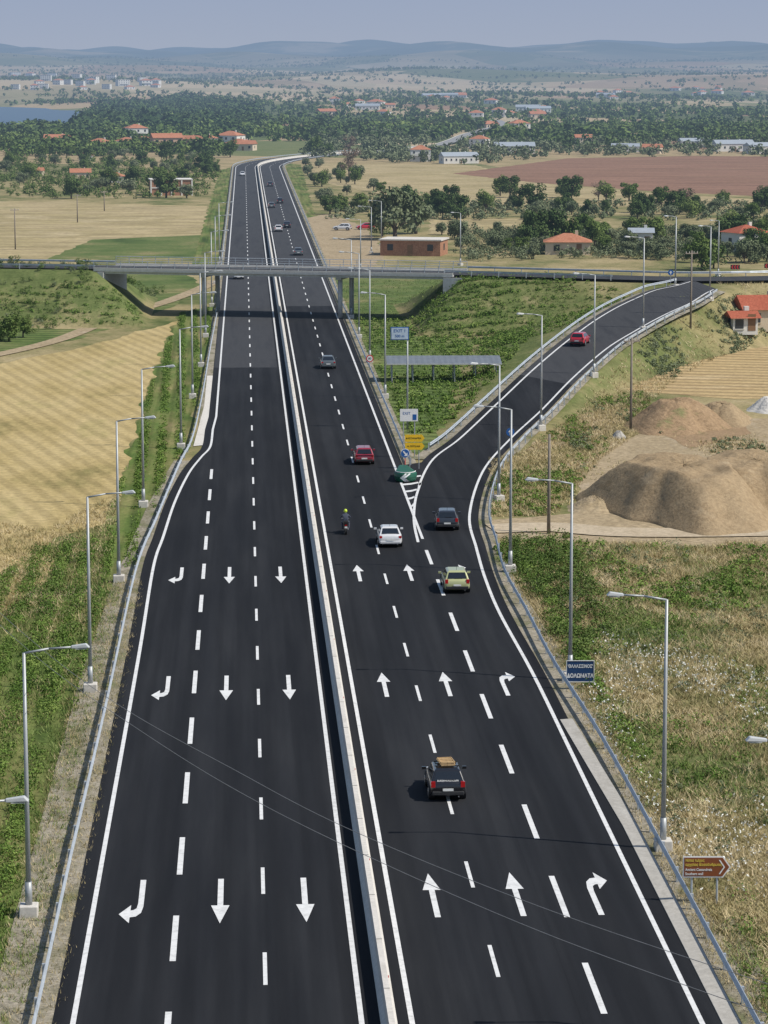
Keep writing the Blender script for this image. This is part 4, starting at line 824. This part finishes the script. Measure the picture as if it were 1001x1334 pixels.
pts=samp(FPx,6000); pts=pts[dr(pts)>6]; stuff("green_grass",fastmesh("green_grass",blades(pts,4,(.1,.3),.045,.8),3,grg),"green grass between the vine rows","grass")
pts=np.stack([rng.uniform(-60,50,11000),rng.uniform(345,400,11000)],1); zz=hh(pts[:,0],pts[:,1]); rd=np.array([(a[0],a[1]) for a in ov]); od=np.argsort(rd[:,0]); dy=np.interp(pts[:,0],rd[od,0],rd[od,1])-pts[:,1]
pts=pts[(zz>.3)&(dy>6.5)&(dr(pts)>6)]; rw=pts[np.abs(((pts[:,1]+pts[:,0]*.28)/3.0)%1-.5)<.2]; shrubs("bank_weeds",rw,(.18,.45),22,.1,weed,"green planted rows covering the embankment"); stuff("green_grass",fastmesh("green_grass",blades(pts,5,(.1,.3),.045,.9),3,grg),"green grass on the embankment","grass")
# ---------------------------------------------------------------- buildings
roofm=soil("terracotta_tiles",[(.38,.15,.085),(.48,.215,.13),(.43,.18,.105)],(.5,.5,.5),3,bs=.3,bd=.05,fv=.3); redroof=soil("red_tiles",[(.36,.10,.06),(.44,.14,.085)],(.5,.5,.5),4,bs=.4,bd=.06,fv=.35); wallw=flat("white_render",(.68,.66,.61),.9,0,.05,1); wallc=flat("cream_render",(.60,.50,.37),.9,0,.06,1); wallo=flat("peach_render",(.56,.38,.26),.9,0,.06,1)
brick=soil("brick_wall",[(.36,.18,.11),(.44,.24,.15)],(1,1,1),4,bs=.2); wing=flat("window_glass",(.03,.04,.05),.1); shut=flat("shutter",(.22,.12,.06),.7)
def house(name,label,w_,d_,h_,roof,wm,rm_,storeys=1,loc=(0,0,-500),rz=0,balc=False,rh=None,frame=False):
    T=thing(name,label,"house" if "house" in name else "building",loc,rz)
    part("wall",T,box(0,0,h_/2-.25,w_,d_,h_+.5),wm); rh=rh or min(w_,d_)*.22; o=.4
    a,b=w_/2+o,d_/2+o
    if roof=="gable": v=[(-a,-b,h_),(a,-b,h_),(a,b,h_),(-a,b,h_),(-a,0,h_+rh),(a,0,h_+rh)]; f=[(0,1,5,4),(2,3,4,5),(1,2,5),(3,0,4),(3,2,1,0)]
    elif roof=="hip": e=max(.3,a-b); v=[(-a,-b,h_),(a,-b,h_),(a,b,h_),(-a,b,h_),(-e,0,h_+rh),(e,0,h_+rh)]; f=[(0,1,5,4),(2,3,4,5),(1,2,5),(3,0,4),(3,2,1,0)]
    else: v,f=box(0,0,h_+.1,2*a-.3,2*b-.3,.25)
    R_=part("roof",T,(v,f),rm_)
    if frame: part("concrete_frame",T,merge([box(-w_/2+w_*i/4,-d_/2-.04,h_/2,.4,.3,h_) for i in range(5)]+[box(0,-d_/2-.05,h_*.5,w_+.4,.3,.3)]),wallw)
    if roof in("hip","gable"): part("chimney",R_,box(w_*.2,d_*.12,h_+rh*.9,.6,.6,1.2),wm)
    sh=h_/storeys; n=max(2,int(w_/3.2))
    for s in range(storeys):
        for i in range(n):
            x=-w_/2+w_*(i+.5)/n
            if s==0 and i==n//2:
                part("door",T,merge([box(x,sg*(d_/2+.012),1.05,1.0,.05,2.1) for sg in(-1,)]),shut); continue
            part("window",T,merge([box(x,sg*(d_/2+.012),sh*s+sh*.55,1.1,.05,1.2) for sg in(-1,1)]),wing)
            part("window_sill",T,merge([box(x,sg*(d_/2+.06),sh*s+sh*.55-.66,1.3,.12,.08) for sg in(-1,1)]),wm)
        part("window",T,merge([box(sg*(w_/2+.012),0,sh*s+sh*.55,.05,1.1,1.2) for sg in(-1,1)]),wing)
    if balc: part("balcony",T,merge([box(0,-d_/2-.6,sh,w_*.7,1.2,.15),box(0,-d_/2-1.17,sh+.5,w_*.7,.06,.9)]),wm)
    return T
HT=[house("house","white house with hipped terracotta tile roof among trees",11,9,3.4,"hip",wallw,roofm),
 house("house","cream house with gabled terracotta roof among trees",10,8,3.2,"gable",wallc,roofm),
 house("house","two storey white house with terracotta roof and balcony",12,10,6.4,"hip",wallw,roofm,2,balc=True),
 house("house","two storey peach house with terracotta roof and balcony",13,9,6.4,"gable",wallo,roofm,2,balc=True),
 house("farm_building","long white shed with grey sheet metal roof",24,10,4.2,"gable",wallw,metr,1),
 house("apartment_building","white flat roofed apartment block with balconies",16,10,8.5,"flat",wallw,concw,3,balc=True)]
def H_(t,px,py,wpx=None,rz=None,grp=True):
    x,y,z=GT(px,py); s=.9
    if wpx: D=y; s=wpx*D/F/{0:11,1:10,2:12,3:13,4:24,5:16}[t]; s=max(.5,min(1.4,s))
    o=copy_thing(HT[t],(x,y,z-.1),rz if rz is not None else random.uniform(-.5,.5),(s,s,s**.7)); o["group"]="scattered village buildings"
for t_,x,y,w_ in [(1,75,190,32),(0,130,194,28),(0,165,191,24),(3,217,198,38),(3,246,196,28),(2,270,194,24),(0,318,191,18),(1,232,167,18),(0,258,168,16),(0,112,209,14),(1,47,230,18),(1,105,234,26),(0,150,238,24),(0,490,138,22),(2,500,154,16),(1,425,151,22),(2,548,210,26),(4,598,213,48),(2,625,194,22),(4,670,200,52),(1,760,186,22),(4,815,198,36),(1,850,200,24),(4,905,192,40),(4,955,197,52),(4,995,200,50),(0,935,122,18),(0,880,118,16),(0,975,124,16),(1,700,154,20),(0,640,135,16),(1,600,127,14),(5,20,100,12),(5,60,105,14),(5,120,108,16),(5,160,112,16),(2,40,100,12),(2,190,112,14),(5,100,103,12),(5,145,104,12)]: H_(t_,x,y,w_)
for cx_,cy_,n_ in [(480,140,5),(560,128,5),(700,150,6),(820,125,5),(930,120,6),(640,165,4)]:
    for i in range(n_): H_(random.choice([0,0,1,2,2,4]),cx_+random.gauss(0,22),cy_+random.gauss(0,4))
for i in range(18): H_(random.choice([2,5,5,0]),random.uniform(0,220),random.uniform(100,120),11)
for i in range(5): H_(random.choice([0,1,2]),random.uniform(20,330),random.uniform(178,196))
for o in HT:
    for c_ in list(o.children_recursive): bpy.data.objects.remove(c_)
    bpy.data.objects.remove(o)
x,y,z=GT(541,333); house("brick_building","unfinished flat roofed red brick building",11.5,8,2.9,"flat",brick,concw,1,(x,y+3,z),-.25)
x,y,z=GT(222,255); house("unfinished_house","unfinished building with white concrete frame and brick infill",11.5,8,4.4,"flat",brick,wallw,1,(x,y+3,z),.1,frame=True)
x,y,z=GT(975,328); house("house","white house with red tile roof behind trees",7,6.5,3.6,"hip",wallw,redroof,1,(x,y+3,z),.4)
x,y,z=GT(988,428); house("house","house with steep red tiled roof behind a hedge",6.0,5.5,2.3,"gable",wallc,redroof,1,(x+1.0,y+3,z),.1,rh=1.7)
x,y,z=GT(970,430); house("house","small low outbuilding with red tiled roof",3.2,3.4,1.6,"gable",wallw,redroof,1,(x-.4,y-.5,z),.1,rh=.8)
x,y,z=GT(742,332); house("house","low house with terracotta roof in olive grove",8.5,7,2.4,"hip",wallc,roofm,1,(x,y+3,z),-.1)
x,y,z=GT(838,322); house("house","small white house in the olive grove",4.5,4,2.8,"gable",wallw,metr,1,(x,y+3,z),-.1)
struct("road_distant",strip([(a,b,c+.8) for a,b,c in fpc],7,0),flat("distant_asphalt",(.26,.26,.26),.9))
struct("road_edge_line",strip([(a-3.0,b,c+.95) for a,b,c in fpc],.8,0),concw)
# ---------------------------------------------------------------- aerial haze as a function of world distance in every material
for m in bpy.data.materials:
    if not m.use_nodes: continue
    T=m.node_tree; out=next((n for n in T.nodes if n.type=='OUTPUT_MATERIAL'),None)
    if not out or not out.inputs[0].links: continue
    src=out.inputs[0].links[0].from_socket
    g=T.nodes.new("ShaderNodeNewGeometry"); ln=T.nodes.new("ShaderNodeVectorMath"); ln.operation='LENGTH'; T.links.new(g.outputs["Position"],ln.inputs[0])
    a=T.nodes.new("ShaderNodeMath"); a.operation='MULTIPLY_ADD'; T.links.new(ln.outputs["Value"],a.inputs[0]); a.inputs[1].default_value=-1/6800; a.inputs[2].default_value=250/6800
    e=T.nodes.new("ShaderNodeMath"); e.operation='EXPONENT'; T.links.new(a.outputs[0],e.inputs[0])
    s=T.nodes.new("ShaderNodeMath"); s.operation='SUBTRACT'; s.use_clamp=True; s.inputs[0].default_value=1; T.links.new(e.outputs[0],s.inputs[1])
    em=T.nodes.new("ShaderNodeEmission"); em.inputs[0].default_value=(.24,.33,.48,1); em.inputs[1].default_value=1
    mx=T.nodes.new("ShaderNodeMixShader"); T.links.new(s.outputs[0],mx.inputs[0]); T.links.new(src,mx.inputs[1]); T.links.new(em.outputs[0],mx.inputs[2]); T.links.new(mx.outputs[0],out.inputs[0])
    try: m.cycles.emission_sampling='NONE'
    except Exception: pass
